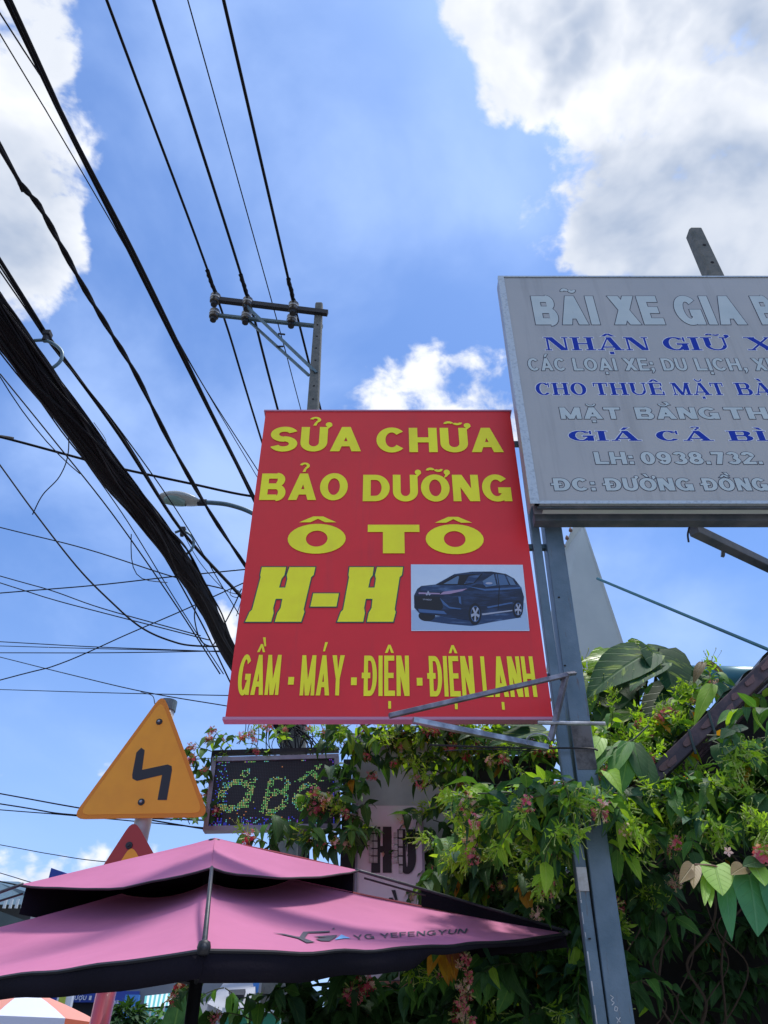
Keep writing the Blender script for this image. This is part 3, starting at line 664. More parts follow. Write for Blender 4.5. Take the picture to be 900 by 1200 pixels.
g = MB(); g.box(((gx0 + gx1) / 2 + .03, (YG + YB) / 2 + .008, gzb + .006), (gx1 - gx0 - .03, YB - YG - .03, .006)); g.build('bottom_panel', 'white_tin', box)
g = MB(); g.box(((gx0 + gx1) / 2 + .01, YB + .032, gzb - .004), (gx1 - gx0, .055, .05)); g.box(((gx0 + gx1) / 2 + .01, YG + .028, gzb - .004), (gx1 - gx0, .014, .014)); g.build('bottom_rail', 'box_under', box)
g = MB(); g.box(((gx0 + gx1) / 2, YB + .006, (gzb + gzt) / 2), (gx1 - gx0 - .02, .01, gzt - gzb - .02)); g.box(((gx0 + gx1) / 2, (YG + YB) / 2, gzt - .004), (gx1 - gx0 - .04, YB - YG - .03, .006)); g.build('back_panel', 'box_side', box)
YF = YG + .0055
def gw(ws, yb, yt, t, h, sf, m, ol, om, gap=.13):
    for s, a, b in ws: word(box, s, a, b, yb, yt, YF, t, h, sf, m, ol, om, gap, lift=.0009)
pale = ('pale_print', .0042, 'dark_line'); blu = ('blue_print', .0042, 'white_print')
gw((('BÃI', 628, 703.5), ('XE', 720.5, 780), ('GIA', 797, 876), ('B', 893.5, 916)), 380.5, 347, .30, .22, False, *pale, gap=.10)
gw((('NHẬN', 639.5, 763), ('GIỮ', 779.5, 857), ('X', 877, 911)), 410.5, 395.3, .22, .085, True, *blu, gap=.08)
gw((('CÁC', 619.8, 664), ('LOẠI', 673, 724), ('XE;', 733, 768), ('DU', 778, 807), ('LỊCH,', 817.5, 877), ('XE', 886, 914)), 434.3, 420, .22, .17, False, 'pale_print', .0034, 'dark_line', gap=.12)
gw((('CHO', 629, 688.5), ('THUÊ', 697.5, 779), ('MẶT', 789.5, 851), ('BÀ', 864.5, 908)), 463, 448.7, .22, .08, True, *blu, gap=.08)
gw((('MẶT', 657.8, 729), ('BẰNG', 746.5, 844), ('TH', 852, 902)), 491, 477.5, .25, .2, False, 'pale_print', .0034, 'dark_line', gap=.12)
gw((('GIÁ', 667.5, 752), ('CẢ', 770.5, 837), ('BÌ', 854.5, 901)), 516.7, 505, .24, .10, True, *blu, gap=.10)
gw((('LH:', 698.3, 744), ('0938.', 752.8, 834), ('732.', 837, 895)), 544, 529.8, .25, .2, False, 'pale_print', .0034, 'dark_line', gap=.10)
gw((('ĐC:', 650, 699), ('ĐƯỜNG', 711, 814), ('ĐỒNG', 826, 902)), 575, 560.5, .26, .2, False, 'pale_print', .0034, 'dark_line', gap=.10)

# ------------------------------------------------------------------ steel post
post = thing('sign_post', 'blue grey painted double steel post carrying both signs', 'post', (.76, 3.03, .02))
def lean(pxa, ya, pxb, yb, Y):
    a, b = at(pxa, ya, Y), at(pxb, yb, Y); k = lambda z: a + (b - a) * ((z - a.z) / (b.z - a.z)); return k
km = lean(725.5, 1200, 647.5, 630, YS + .05); ks = lean(703.5, 1200, 627.5, 630, YS + .035)
def sq_tube(k, w, z0, z1_, wy=None):
    g = MB(); a, b = k(z0), k(z1_); h = w / 2; hy = (wy or w) / 2
    vs = [p + Vector((x * h, y * hy, 0)) for p in (a, b) for x, y in ((-1, -1), (1, -1), (1, 1), (-1, 1))]
    g.mesh(vs, [(0, 1, 5, 4), (1, 2, 6, 5), (2, 3, 7, 6), (3, 0, 4, 7), (0, 3, 2, 1), (4, 5, 6, 7)]); return g
sq_tube(km, .084, .02, 5.45).build('main_tube', 'post_paint', post, bevel=.004)
zc = at(690, 1012, YS).z; zc2 = at(690, 1042, YS).z
sq_tube(ks, .042, zc2, 5.45).build('side_tube', 'post_paint', post, bevel=.004)
sq_tube(ks, .040, .02, zc2 - .001).build('side_tube', 'post_paint', post, bevel=.003, label='lower length of the side tube with chipped paint edge')
g = sq_tube(lambda z: ks(z) + Vector((0, -.024, 0)), .036, zc2 - .004, zc - .01, .006); g.build('patch', 'white_wear', post, label='worn white patch on the side tube')
g = MB()
for px, py in ((655, 700), (662, 780), (691, 1100)): 
    p = at(px, py, YS + .007); g.lathe(p, [(.005, -.002), (.005, .002)], 6)
g.build('bolt', 'hole', post, kind='stuff')
g = MB(); rr = random.Random(3)      # chipped white line down the side tube's edge
z = .3
while z < zc2 - .02:
    l = rr.uniform(.01, .06); p = ks(z); w_ = rr.uniform(.0015, .005)
    g.face([(p.x - .017 + rr.uniform(-.002, .002), p.y - .0212, z), (p.x - .017 + w_, p.y - .0212, z), (p.x - .016 + w_, p.y - .0212, z + l), (p.x - .017, p.y - .0212, z + l)]); z += l + rr.uniform(.0, .05)
g.build('paint_chip', 'white_wear', post, kind='stuff')
g = MB()                               # chalked characters 3 0 +
def cline(pts, w=.0022):
    for a, b in zip(pts, pts[1:]):
        A, B = at(*a, YS + .0065), at(*b, YS + .0065); d = (B - A).normalized(); nn = Vector((-d.z, 0, d.x)) * w / 2; g.face([A + nn, B + nn, B - nn, A - nn])
cline([(715, 1166), (719, 1169), (716, 1172), (720, 1175), (717, 1178)]); cline([(721, 1179), (724, 1181), (723, 1185), (720, 1184), (721, 1179)]); cline([(722, 1192), (727, 1198)]); cline([(727, 1192), (723, 1199)])
g.build('chalk_mark', 'white_wear', post, kind='stuff')
g = MB(); p = km(at(690, 872, YS).z); g.box((p.x, p.y - .0428, p.z), (.078, .0015, .20)); g.build('stain', 'post_stain', post)
g = MB(); p = km(at(700, 878, YS).z)
g.tube(smoothpath([p + Vector((-.62, -.07, .01)), p + Vector((-.3, -.075, -.004)), p + Vector((0, -.06, .0)), p + Vector((.05, -.055, -.006))]), .004, 5); g.build('tie_wire', 'cable2', post)

# bracket in front of the red sign's lower corner
bra = thing('angle_bracket', 'rusty triangular angle steel bracket sticking out in front of the red sign lower corner', 'bracket', (.72, 2.92, 2.8))
A = at(664, 791, 2.86); B = at(456, 839, 2.72); C = at(642, 876, 2.92); B2 = at(484, 844, 2.74)
g = MB(); g.bar(A, B, .020, .018); g.build('upper_bar', 'angle_steel', bra, bevel=.002)
g = MB(); g.bar(A + Vector((0, .002, .004)), at(645, 868, 2.93), .020, .020); g.build('strut', 'angle_steel', bra, bevel=.002)
g = MB(); g.bar(C, B2, .020, .022); g.build('lower_bar', 'bright_steel', bra, bevel=.002)
g = MB(); g.tube([at(630, 847, 2.905), at(709, 848, 2.905)], .0085, 8); g.build('cross_rod', 'bright_steel', bra)
g = MB(); g.tube([at(664, 790, 2.86), at(674, 789, 2.97)], .009, 4); g.build('stub', 'angle_steel', bra)
g = MB(); c0 = at(631, 868, 2.86); g.tube([c0 + Vector((.045 * math.cos(a / 10 * math.pi), 0, .028 * math.sin(a / 10 * math.pi))) for a in range(0, 13)], .0022, 5); g.build('wire_loop', 'bright_steel', bra)
g = MB(); g.tube(smoothpath([at(640, 880, 2.93), at(560, 878, 3.0), at(520, 880, 3.4)]), .0022, 5); g.build('tie_wire', 'cable2', bra)

# braces behind the box sign
br = thing('sign_brace', 'thick dark steel brace running down right from under the grey sign', 'brace', at(860, 640, 3.2))
g = MB(); g.bar(at(812, 621, 3.0), at(960, 692, 3.7), .05, .05); g.build('bar', 'box_under', br, bevel=.004)
g = MB(); g.bar(at(848, 640, 3.18), at(847, 652, 3.18), .016, .016); g.build('lug', 'box_under', br)
g = MB(); g.tube(smoothpath([at(808, 617, 2.98), at(806, 626, 2.98), at(807, 635, 2.98)]), .005, 5); g.build('hook', 'dark_iron', br)
g = MB(); g.tube([at(700, 678, 4.6), at(960, 786, 3.4)], .0105, 6); tag(g.build('stay_rod', 'teal_tin'), 'thin teal stay rod slanting across the sky below the grey sign', 'rod')

# ------------------------------------------------------------------ utility pole with cross arms
def conc_pole(name, label, top, bot, wt, wb, ngrp, Y, holes, mt='concrete'):
    o = thing(name, label, 'pole', (bot.x, bot.y, 0)); g = MB(); n = 8
    zs = [0 + (top.z) * i / 12 for i in range(13)]
    cen = lambda z: bot + (top - bot) * ((z - bot.z) / (top.z - bot.z)); wid = lambda z: wt + (wb - wt) * (top.z - z) / (top.z - bot.z)
    vs = []; prof = [(-1, -.7), (-.75, -1), (.75, -1), (1, -.7), (1, .7), (.75, 1), (-.75, 1), (-1, .7)]
    zs += [top.z + wt * .14, top.z + wt * .22]
    for i, z in enumerate(zs):
        k = .55 if i == len(zs) - 1 else (.88 if i == len(zs) - 2 else 1)
        c = cen(z); w_ = wid(z) / 2 * k
        for x, y in prof: vs.append((c.x + x * w_, c.y + y * w_, z))
    fs = [(i * n + k, i * n + (k + 1) % n, (i + 1) * n + (k + 1) % n, (i + 1) * n + k) for i in range(len(zs) - 1) for k in range(n)] + [tuple(range(len(vs) - n, len(vs)))]
    g.mesh(vs, fs); g.build('shaft', mt, o)
    for k in range(holes):
        z = top.z - .28 - k * .27; c = cen(z); w_ = wid(z) / 2
        h_ = MB(); h_.lathe((0, 0, 0), [(.016, -.003), (.016, .003)], 8); h_.v = [(c.x + x, c.y - w_ - z_ * 1.0, z + y) for x, y, z_ in h_.v]; h_.build('bolt_hole', 'hole', o)
    return o, cen, wid
ptop = at(374, 358, 7.5); pbot = at(345, 860, 7.5)
up, ucen, uwid = conc_pole('utility_pole', 'tall concrete utility pole with cross arms behind the red sign', ptop, pbot, .115, .24, 0, 7.5, 11)
za = 11.42
def zat(px, py, z): return atz(px, py, z)
A1, A2 = Vector((-2.72, 7.33, 0)), Vector((-.86, 7.42, 0))
fa_l, fa_r = at(252, 351, 7.40), at(384, 367, 7.42); fb_l, fb_r = at(250, 369, 7.66), at(378, 383, 7.62)
g = MB(); g.bar(fa_l, fa_r, .07, .085); g.build('cross_arm', 'dark_iron', up, label='dark front cross arm')
g = MB(); g.bar(fb_l, fb_r, .05, .05); g.build('cross_arm', 'galv', up, label='grey blue rear cross arm')
for (a, b) in ((at(286, 356, 7.37), at(371, 437, 7.42)), (at(287, 372, 7.7), at(362, 440, 7.64))):
    g = MB(); g.bar(a, b, .035, .035); g.build('diagonal_brace', 'galv', up)
for a, b in ((at(326, 391, 7.36), at(334, 392, 7.40)), (at(324, 406, 7.62), at(332, 406, 7.66))):
    g = MB(); g.bar(a, b, .02, .02); g.build('step_bolt', 'dark_iron', up)
INS = []
for px, py, Y in ((251.5, 353, 7.40), (289.5, 358, 7.40), (343.5, 363, 7.41), (250.5, 371, 7.66), (288, 374, 7.66), (341.5, 378, 7.64)):
    p = at(px, py, Y); ins = thing('insulator', 'porcelain pin insulator', 'insulator', p)
    ins.parent = up; ins.location = p - up.location
    del ins['label']; del ins['category']
    g = MB(); g.lathe(p + Vector((0, 0, .07)), [(.055, -.10), (.075, -.085), (.078, -.04), (.05, -.03), (.05, .0), (.078, .01), (.082, .06), (.06, .085), (.035, .10)], 14)
    s_ = g.build('body', 'porcelain', ins, smooth=False); s_.location = -p
    g = MB(); g.lathe(p + Vector((0, 0, .07)), [(.052, -.031), (.082, -.025), (.082, .002), (.052, .008)], 14); s_ = g.build('pale_band', 'porcelain_pale', ins); s_.location = -p
    g = MB(); g.lathe(p + Vector((0, 0, -.05)), [(.03, -.05), (.05, -.045), (.05, .02), (.02, .03)], 10); s_ = g.build('pin', 'dark_iron', ins); s_.location = -p
    INS.append(p + Vector((0, 0, .17)))
# street lamp on the same pole
lamp = thing('street_lamp', 'grey street lamp head on a curved blue grey arm left of the red sign', 'street lamp', at(345, 640, 7.45))
hl = at(189, 583, 7.5); hr = at(234, 589, 7.5); g = MB(); n = 12; vs = []; sec = 9
ax = (hr - hl)
for i in range(sec):
    u = i / (sec - 1); prof_ = math.sin(math.pi * min(1, .12 + u * .80)) ** .6; w_ = .13 * prof_; hh = .055 * prof_
    c = hl + ax * u + Vector((0, 0, .02 * math.sin(u * 3)))
    for k in range(n):
        a = 2 * math.pi * k / n; s_ = math.sin(a); vs.append(c + Vector((0, math.cos(a) * w_, s_ * (hh * 1.3 if s_ > 0 else hh))))
g.mesh(vs, [(i * n + k, i * n + (k + 1) % n, (i + 1) * n + (k + 1) % n, (i + 1) * n + k) for i in range(sec - 1) for k in range(n)] + [tuple(range(n)), tuple(range(len(vs) - n, len(vs)))[::-1]])
g.build('housing', 'lamp_shell', lamp, smooth=True)
g = MB(); vs = []
for i in range(7):
    u = .1 + i / 6 * .55; w_ = .10 * math.sin(math.pi * (i + .6) / 7.2) ** .5; c = hl + ax * u
    for k in range(9):
        a = math.pi + math.pi * k / 8; vs.append(c + Vector((0, math.cos(a) * w_, math.sin(a) * (.078) - .004)))
g.mesh(vs, [(i * 9 + k, i * 9 + k + 1, (i + 1) * 9 + k + 1, (i + 1) * 9 + k) for i in range(6) for k in range(8)]); g.build('lens', 'lamp_glass', lamp, smooth=True)
g = MB(); g.tube(smoothpath([hr + Vector((-.03, 0, 0)), at(246, 589, 7.5), at(270, 592, 7.5), at(297, 602, 7.5), at(322, 622, 7.5), at(357, 668, 7.5)]), .030, 8); g.build('arm', 'galv', lamp, smooth=True)
g = MB(); g.tube([hr + Vector((-.02, 0, 0)), at(242, 589, 7.5)], .045, 10); g.build('collar', 'dark_iron', lamp)

# second pole behind the grey sign
t2 = at(813.5, 274, 4.1); b2 = Vector((t2.x + .06, 4.12, 0)); conc_pole('concrete_pole', 'grey concrete pole with bolt holes rising behind the grey light box sign', t2, b2, .125, .24, 0, 4.1, 8)

# ------------------------------------------------------------------ wires
def wire(pts, r, label, cat='wire', m='cable', name='overhead_wire', ext0=0., ext1=0., group=None, k=7, twist=0, ends=None):
    p = [Vector(q) for q in pts]
    if ext0: p = [p[0] + (p[0] - p[1]).normalized() * ext0] + p
    if ext1: p = p + [p[-1] + (p[-1] - p[-2]).normalized() * ext1]
    p = smoothpath(p, k)
    g = MB()
    if twist:
        for s in (0, math.pi):
            q = [v + Vector((math.cos(i * .9 + s), 0, math.sin(i * .9 + s))) * twist for i, v in enumerate(p)]; g.tube(q, r, 5)
    else: g.tube(p, r, 6)
    o = g.build(name, m, smooth=True); return tag(o, label, cat, group)
zw = za + .35
def thru(pa, ins, pb, r, lab, z=None):
    z0 = ins.z if ins is not None else z
    a = [atz(pa[0][0], pa[0][1], z0 - .12)] + [atz(x, y, z0 - .25) for x, y in pa[1:]]
    pts = a + ([ins] if ins is not None else []) + [atz(x, y, z0 - .1) for x, y in pb]
    wire(pts, r, lab, ext0=9, ext1=12)
thru([(125, 0)], INS[0], [(307, 518)], .019, 'leftmost of the four power lines crossing the cross arms')
thru([(180, 0)], INS[1], [(325, 478)], .021, 'second power line from the left, tied on the middle insulators')
thru([(262, 0)], INS[2], [(362, 425)], .021, 'rightmost power line, tied on the insulators nearest the pole')
wire([atz(220, 0, 12.2), atz(330, 395, 12.1), atz(352, 478, 12.1)], .009, 'thin wire passing untied between the power lines over the cross arms', ext0=9, ext1=12)
for k, i in enumerate((0, 1, 2)):      # tie windings at the insulators
    p = INS[i]; q = atz(*[(125, 0), (180, 0), (262, 0)][k], p.z - .12); d = (q - p).normalized()
    g = MB(); g.tube([p + d * (.05 * j) + Vector((random.uniform(-.006, .006), 0, random.uniform(-.006, .006))) for j in range(10)], [.03 + .006 * (j % 2) for j in range(10)], 6); g.build('tie_winding', 'cable', up)
def zpath(pp, z0, z1_): n = len(pp); return [atz(x, y, z0 + (z1_ - z0) * i / (n - 1)) for i, (x, y) in enumerate(pp)]
g0 = zpath([(8, 0), (75, 140), (150, 290), (220, 430), (300, 588)], 6.7, 6.9)
wire(g0, .021, 'thickest black cable running from the top left corner to behind the red sign', ext0=5, ext1=1.2)
g0 = zpath([(12, 0), (80, 148), (155, 292), (221, 428), (302, 596)], 6.62, 6.85)
wire(g0, .014, 'black cable lashed along the thickest cable', ext0=5, ext1=1.2)
wire(zpath([(-10, 0), (60, 110), (150, 290), (230, 438), (300, 548)], 6.9, 7.3), .006, 'thin wire just left of the thick black cable at top left', ext0=5, ext1=1)
wire(zpath([(0, 40), (60, 140), (160, 312), (236, 448), (302, 560)], 6.9, 7.2), .005, 'thinner of two fine wires beside the thick black cable', ext0=5, ext1=1)
wire(zpath([(0, 172), (24, 215), (45, 240), (70, 285), (100, 340), (130, 390), (160, 440), (200, 520), (247, 602), (287, 662)], 6.1, 6.3), .013, 'wavy twisted black cable down the left of the sky', twist=.009, ext0=3, ext1=1, k=5)
# bundle
bp = zpath([(-60, 300), (0, 378), (60, 459), (125, 547), (168, 600), (200, 642), (222, 675), (245, 716), (268, 763), (298, 812), (332, 852)], 5.0, 4.72)
bp = [bp[0] + (bp[0] - bp[1]) * 3] + bp; bp[-1] = at(333, 856, 7.36)
path = smoothpath(bp, 5)
bun = thing('cable_bundle', 'huge sagging bundle of black telecom cables running to the utility pole', 'cable bundle', path[-1])
rb = random.Random(5)
g = MB(); g.tube(path, [.094 - .04 * i / len(path) for i in range(len(path))], 8, flat=1.0); g.build('core', 'cable', bun, smooth=True)
for k in range(110):
    a0 = rb.uniform(0, 6.28); rad = .112 * math.sqrt(rb.uniform(.35, 1)) * (1.0 if k % 16 else rb.uniform(1.05, 1.3)); tw = rb.uniform(-.10, .10); ph = rb.uniform(0, 6)
    pts = []
    for i, p in enumerate(path):
        a = a0 + tw * i + .25 * math.sin(i * .5 + ph); wob = 1 + .05 * math.sin(i * .7 + ph); end = 1 - .50 * i / len(path)
        pts.append(p + Vector((math.cos(a) * .96, math.cos(a) * -.25, math.sin(a) * .85)) * rad * wob * end)
    g = MB(); g.tube(pts, rb.uniform(.0035, .008), 5); g.build('cable', rb.choice(('cable', 'cable', 'cable2')), bun)
for i0, amp in ((12, .10), (27, .12)):   # loose strands sagging out of the bundle
    q = path[i0:i0 + 9]; s = rb.uniform(-.05, .12)
    if len(q) < 4: continue
    g = MB(); g.tube([p + Vector((-.16 - s * math.sin(math.pi * i / (len(q) - 1)), 0, -.06 - amp * math.sin(math.pi * i / (len(q) - 1)))) for i, p in enumerate(q)], .0035, 5); g.build('loose_strand', 'cable', bun)
# messenger wires above the bundle
ms = [[(0, 305), (55, 392), (140, 510), (213, 622), (280, 697)], [(0, 312), (55, 396), (140, 505), (213, 620), (285, 700)], [(0, 330), (50, 400), (120, 500), (180, 590), (240, 690)]]
wire(zpath(ms[0], 5.55, 5.3), .013, 'black support cable running above the cable bundle', ext0=5, ext1=1)
wire(zpath(ms[1], 5.6, 5.4), .006, 'thin wire lying along the support cable above the bundle', ext0=3, ext1=1)
wire(zpath([(0, 318), (60, 405), (130, 490), (205, 595), (262, 690)], 5.5, 5.3), .005, 'fine wire between the support cable and the bundle', ext0=3, ext1=1)
for nm, (kx, ky), (ex, ey) in (('upper left', (55, 393), (52, 435)), ('lower', (214, 622), (219, 648))):
    a = atz(kx, ky, 5.45); sc_ = 1.0 if nm == 'upper left' else .8
    hk = thing('cable_hanger', 'grey C shaped hanger clamp at the %s end of the bundle' % ('near' if nm == 'upper left' else 'street lamp'), 'cable hanger', a)
    if nm == 'upper left': pp = [(40, 399), (53, 399), (66, 405), (73, 414), (70, 424), (60, 432), (52, 435)]
    else: pp = [(205, 624), (213, 622), (222, 626), (227, 634), (225, 643), (219, 649)]
    Yh = a.y; g = MB(); g.tube(smoothpath([at(x, y, Yh) for x, y in pp]), .011, 6); g.build('hook', 'galv', hk, smooth=True)
    g = MB(); g.box(a + Vector((0, 0, .01)), (.05, .05, .04)); g.box(a + Vector((0, 0, -.03)), (.03, .035, .05)); g.build('clamp', 'dark_iron', hk, bevel=.006)
def yw(pp, r, label, **k): return wire([at(x, y, Y) for x, y, Y in pp], r, label, **k)
yw([(-40, 506, 6.6), (0, 512, 6.8), (105, 540, 7), (150, 551, 7.1), (220, 566, 7.2), (292, 581, 7.4), (350, 585, 7.5)], .016, 'black cable crossing the bundle level with the street lamp', ext0=6)
yw([(0, 438, 5.2), (60, 512, 5.6), (130, 600, 6.2), (200, 700, 6.8), (258, 790, 7.2)], .007, 'thin wire just below the left of the bundle')
yw([(0, 408, 4.4), (40, 452, 4.7), (100, 530, 5.2), (150, 598, 5.8), (185, 640, 6.2), (235, 728, 6.8), (270, 800, 7.3)], .008, 'wire hugging the lower edge of the bundle', ext0=2)
yw([(60, 480, 4.6), (100, 540, 5.0), (150, 612, 5.5), (210, 710, 6.2), (262, 790, 6.8)], .005, 'fine wire pair member hanging close under the bundle')
yw([(0, 545, 7), (40, 600, 7), (90, 664, 7), (130, 705, 7), (165, 735, 7.1), (200, 751, 7.2), (232, 757, 7.3), (300, 757, 7.4)], .010, 'dark wire swooping down from the left edge to the bundle', ext0=2)
yw([(75, 455, 4.7), (79, 490, 4.7), (80, 530, 4.75), (70, 558, 4.8), (50, 580, 4.85), (38, 603, 4.9)], .005, 'loose cut wire end dangling under the bundle', name='dangling_wire')
yw([(74, 470, 4.6), (82, 500, 4.6), (100, 520, 4.62), (120, 526, 4.65), (124, 516, 4.68), (110, 495, 4.66)], .003, 'thin loop of wire hanging from the bundle', name='dangling_wire')
yw([(0, 618, 9), (100, 643, 8.6), (200, 675, 8.2), (262, 690, 7.8)], .008, 'thin wire crossing the lower sky from left to the bundle', ext0=5)
yw([(0, 695, 9), (110, 686, 8.6), (200, 676, 8.2), (290, 667, 7.8)], .008, 'thin wire rising slightly rightwards to the red sign edge', ext0=5, ext1=1)
yw([(0, 675, 9), (60, 692, 8.8), (120, 713, 8.6), (235, 745, 8)], .007, 'upper of two parallel thin wires slanting down to the bundle', ext0=5)
yw([(0, 683, 9), (60, 702, 8.8), (120, 718, 8.6), (245, 750, 8)], .007, 'lower of two parallel thin wires slanting down to the bundle', ext0=5)
yw([(0, 752, 11), (110, 758, 10), (240, 763, 9), (330, 768, 8)], .007, 'upper thin wire of the nearly level group left of the red sign', ext0=5)
yw([(0, 757, 11), (110, 760, 10), (240, 763, 9), (330, 764, 8)], .006, 'middle thin wire of the nearly level group left of the red sign', ext0=5)
yw([(0, 765, 11), (120, 765, 10), (248, 763, 9), (330, 760, 8)], .007, 'lowest thin wire of the nearly level group left of the red sign', ext0=5)
yw([(0, 797, 10), (70, 778, 9.6), (150, 743, 9.2), (215, 715, 8.8), (290, 681, 8.2)], .008, 'thin wire rising steeply to the right under the bundle', ext0=5, ext1=1)
yw([(0, 770, 10), (80, 790, 9), (170, 811, 8), (270, 828, 7.8)], .006, 'thin wire slanting down just above the orange road sign', ext0=5)
yw([(0, 808, 12), (130, 812, 10), (266, 815, 8.5), (340, 816, 8)], .006, 'level thin wire above the orange road sign', ext0=5)
yw([(165, 811, 7.9), (178, 815, 7), (182, 826, 4.5)], .004, 'short wire dropping to the road sign pole top', name='dangling_wire')
yw([(0, 930, 14), (88, 946, 13), (260, 975, 12)], .012, 'upper wire ending behind the left corner of the orange sign', ext0=8)
yw([(0, 942, 14), (88, 955, 13), (260, 962, 12)], .012, 'middle wire ending behind the left corner of the orange sign', ext0=8)
yw([(0, 949, 14), (88, 956, 13), (260, 972, 12)], .009, 'lowest wire ending behind the left corner of the orange sign', ext0=8)
yw([(0, 990, 18), (60, 1001, 17), (125, 1010, 16), (260, 1018, 15)], .009, 'thin wire above the top left corner of the pink parasol', ext0=8)
yw([(0, 1023, 20), (45, 1036, 18), (120, 1050, 16)], .010, 'faint wire over the far roofs at the left edge', ext0=8)
yw([(0, 1033, 16), (40, 1041, 15), (100, 1052, 14)], .014, 'lower dark wire over the far roofs at the left edge', ext0=8)
yw([(215, 626, 6.2), (235, 660, 6.5), (262, 690, 6.8), (280, 697, 7)], .004, 'fine wire from the lower hanger to the red sign edge')
yw([(220, 645, 6), (245, 705, 6.4), (262, 740, 6.8), (276, 765, 7.2)], .004, 'fine wire running down the right side of the bundle end')
yw([(230, 706, 6.4), (228, 725, 6.4), (235, 750, 6.5), (248, 757, 6.7), (254, 748, 6.8)], .006, 'drooping loop under the lower end of the bundle', name='dangling_wire')
yw([(283, 690, 7), (276, 706, 7), (268, 722, 7), (262, 733, 7)], .007, 'short slack wire beside the red sign left edge', name='dangling_wire')
yw([(281, 693, 7), (272, 690, 7), (270, 697, 7), (278, 700, 7), (285, 694, 7), (282, 706, 7), (277, 722, 7)], .004, 'curled wire coil beside the red sign left edge', name='dangling_wire')
tangle = thing('wire_tangle', 'tangle of loose telecom wires on the utility pole below the red sign', 'wire tangle', at(340, 850, 7.3))
rt = random.Random(11)
for k in range(34):
    a = at(rt.uniform(312, 352), rt.uniform(832, 846), 7.3 - rt.uniform(0, .15)); b = at(rt.uniform(322, 378), rt.uniform(862, 905), 7.3 - rt.uniform(0, .2)); c = (a + b) / 2 + Vector((rt.uniform(-.14, .14), rt.uniform(-.1, .05), rt.uniform(-.12, .06)))
    g = MB(); g.tube(smoothpath([a + Vector((rt.uniform(-.1, .1), 0, .25)), a, c, b]), rt.uniform(.003, .008), 5); g.build('loose_strand', 'cable', tangle)
for k, (x0, y0, x1, y1) in enumerate(((370, 838, 402, 858), (372, 838, 384, 875), (288, 842, 280, 872), (295, 842, 292, 866), (302, 842, 300, 880))):
    g = MB(); g.tube(smoothpath([at(x0, y0, 7.2), at((x0 + x1) / 2 + rt.uniform(-4, 4), (y0 + y1) / 2, 7.2), at(x1, y1, 7.1)]), .004, 5); g.build('loose_strand', 'cable', tangle)

# ------------------------------------------------------------------ road signs
YR = 4.3
rp = thing('road_sign_pole', 'round white pole with red lower half and grey cap behind the orange triangle sign', 'pole', at(165, 975, YR + .06) * Vector((1, 1, 0)) if False else (-1.32, YR + .07, 0))
ptp = at(197.5, 824, YR + .07); pmd = at(165, 975, YR + .07); dirp = (ptp - pmd)
def pz(z): return pmd + dirp * ((z - pmd.z) / dirp.z)
zred = at(130, 1100, YR).z
g = MB(); g.tube([pz(zred), pz(ptp.z - .05)], .046, 16); g.build('shaft', 'pole_white', rp, smooth=True)
g = MB(); g.tube([pz(0), pz(zred - .001)], .047, 16); g.build('painted_band', 'pole_red', rp, smooth=True)
g = MB(); g.tube([pz(ptp.z - .05), pz(ptp.z + .012)], .051, 16); g.build('cap', 'pole_cap', rp, smooth=False)
def tri_sign(obj, V, rad, Y, m_out, m_in, inset, thick=.006):
    """rounded triangle plate from its three corners on the plane y = Y"""
    def rounded(r, ins):
        q = offset_poly(V, -ins); out = []; n = len(q)
        for i in range(n):
            p0, p1, p2 = Vector(q[i - 1]), Vector(q[i]), Vector(q[(i + 1) % n]); a = p1 + (p0 - p1).normalized() * r; b = p1 + (p2 - p1).normalized() * r
            for k in range(6):
                t = k / 5; out.append(tuple((1 - t) ** 2 * a + 2 * t * (1 - t) * p1 + t * t * b))
        return out
    g = MB(); g.prism([(x, Y, z) for x, z in rounded(rad, 0)], (0, thick, 0)); g.build('plate', m_out, obj)
    g = MB(); g.prism([(x, Y - .0015, z) for x, z in rounded(rad * .75, inset)], (0, .001, 0)); g.build('inner_field', m_in, obj)
P2 = lambda x, y: (at(x, y, YR).x, at(x, y, YR).z)
rs = thing('warning_sign', 'orange triangular road sign with black double bend arrow', 'road sign', at(164, 957, YR))
tri_sign(rs, [P2(191, 812), P2(83, 960), P2(245, 957.5)], .075, YR, 'orange_rim', 'orange_sheet', .022)
z3 = lambda x, y: (x / 3, 800 + y / 3)
arrow = [(497, 229), (509, 238), (500, 307), (590, 288), (604, 294), (605, 308), (587, 413), (554, 413), (570, 325), (482, 346), (466, 338), (465, 325), (480, 246)]
g = MB(); g.face([(P2(*z3(x, y))[0], YR - .003, P2(*z3(x, y))[1]) for x, y in arrow], 'black_print'); g.build('arrow', parent=rs)
for x, y in ((560, 138), (497, 420)):
    q = P2(*z3(x, y)); b = MB(); b.lathe((0, 0, 0), [(.019, 0), (.018, .004)], 14, 'black_print'); b.v = [(q[0] + u, YR - .002 - w_, q[1] + v_) for u, v_, w_ in b.v]; o = b.build('bolt_washer', parent=rs)
    b = MB(); b.lathe((0, 0, 0), [(.009, .004), (.008, .012), (.003, .014)], 10, 'bright_steel'); b.v = [(q[0] + u, YR - .002 - w_, q[1] + v_) for u, v_, w_ in b.v]; b.build('bolt_head', parent=o)
rs2 = thing('lower_warning_sign', 'dark red bordered yellow triangle sign half hidden behind the pink parasol', 'road sign', at(158, 1060, YR))
tri_sign(rs2, [P2(158, 960), P2(70, 1096), P2(232, 1092)], .07, YR - .02, 'red_sheet', 'orange_sheet', .070)
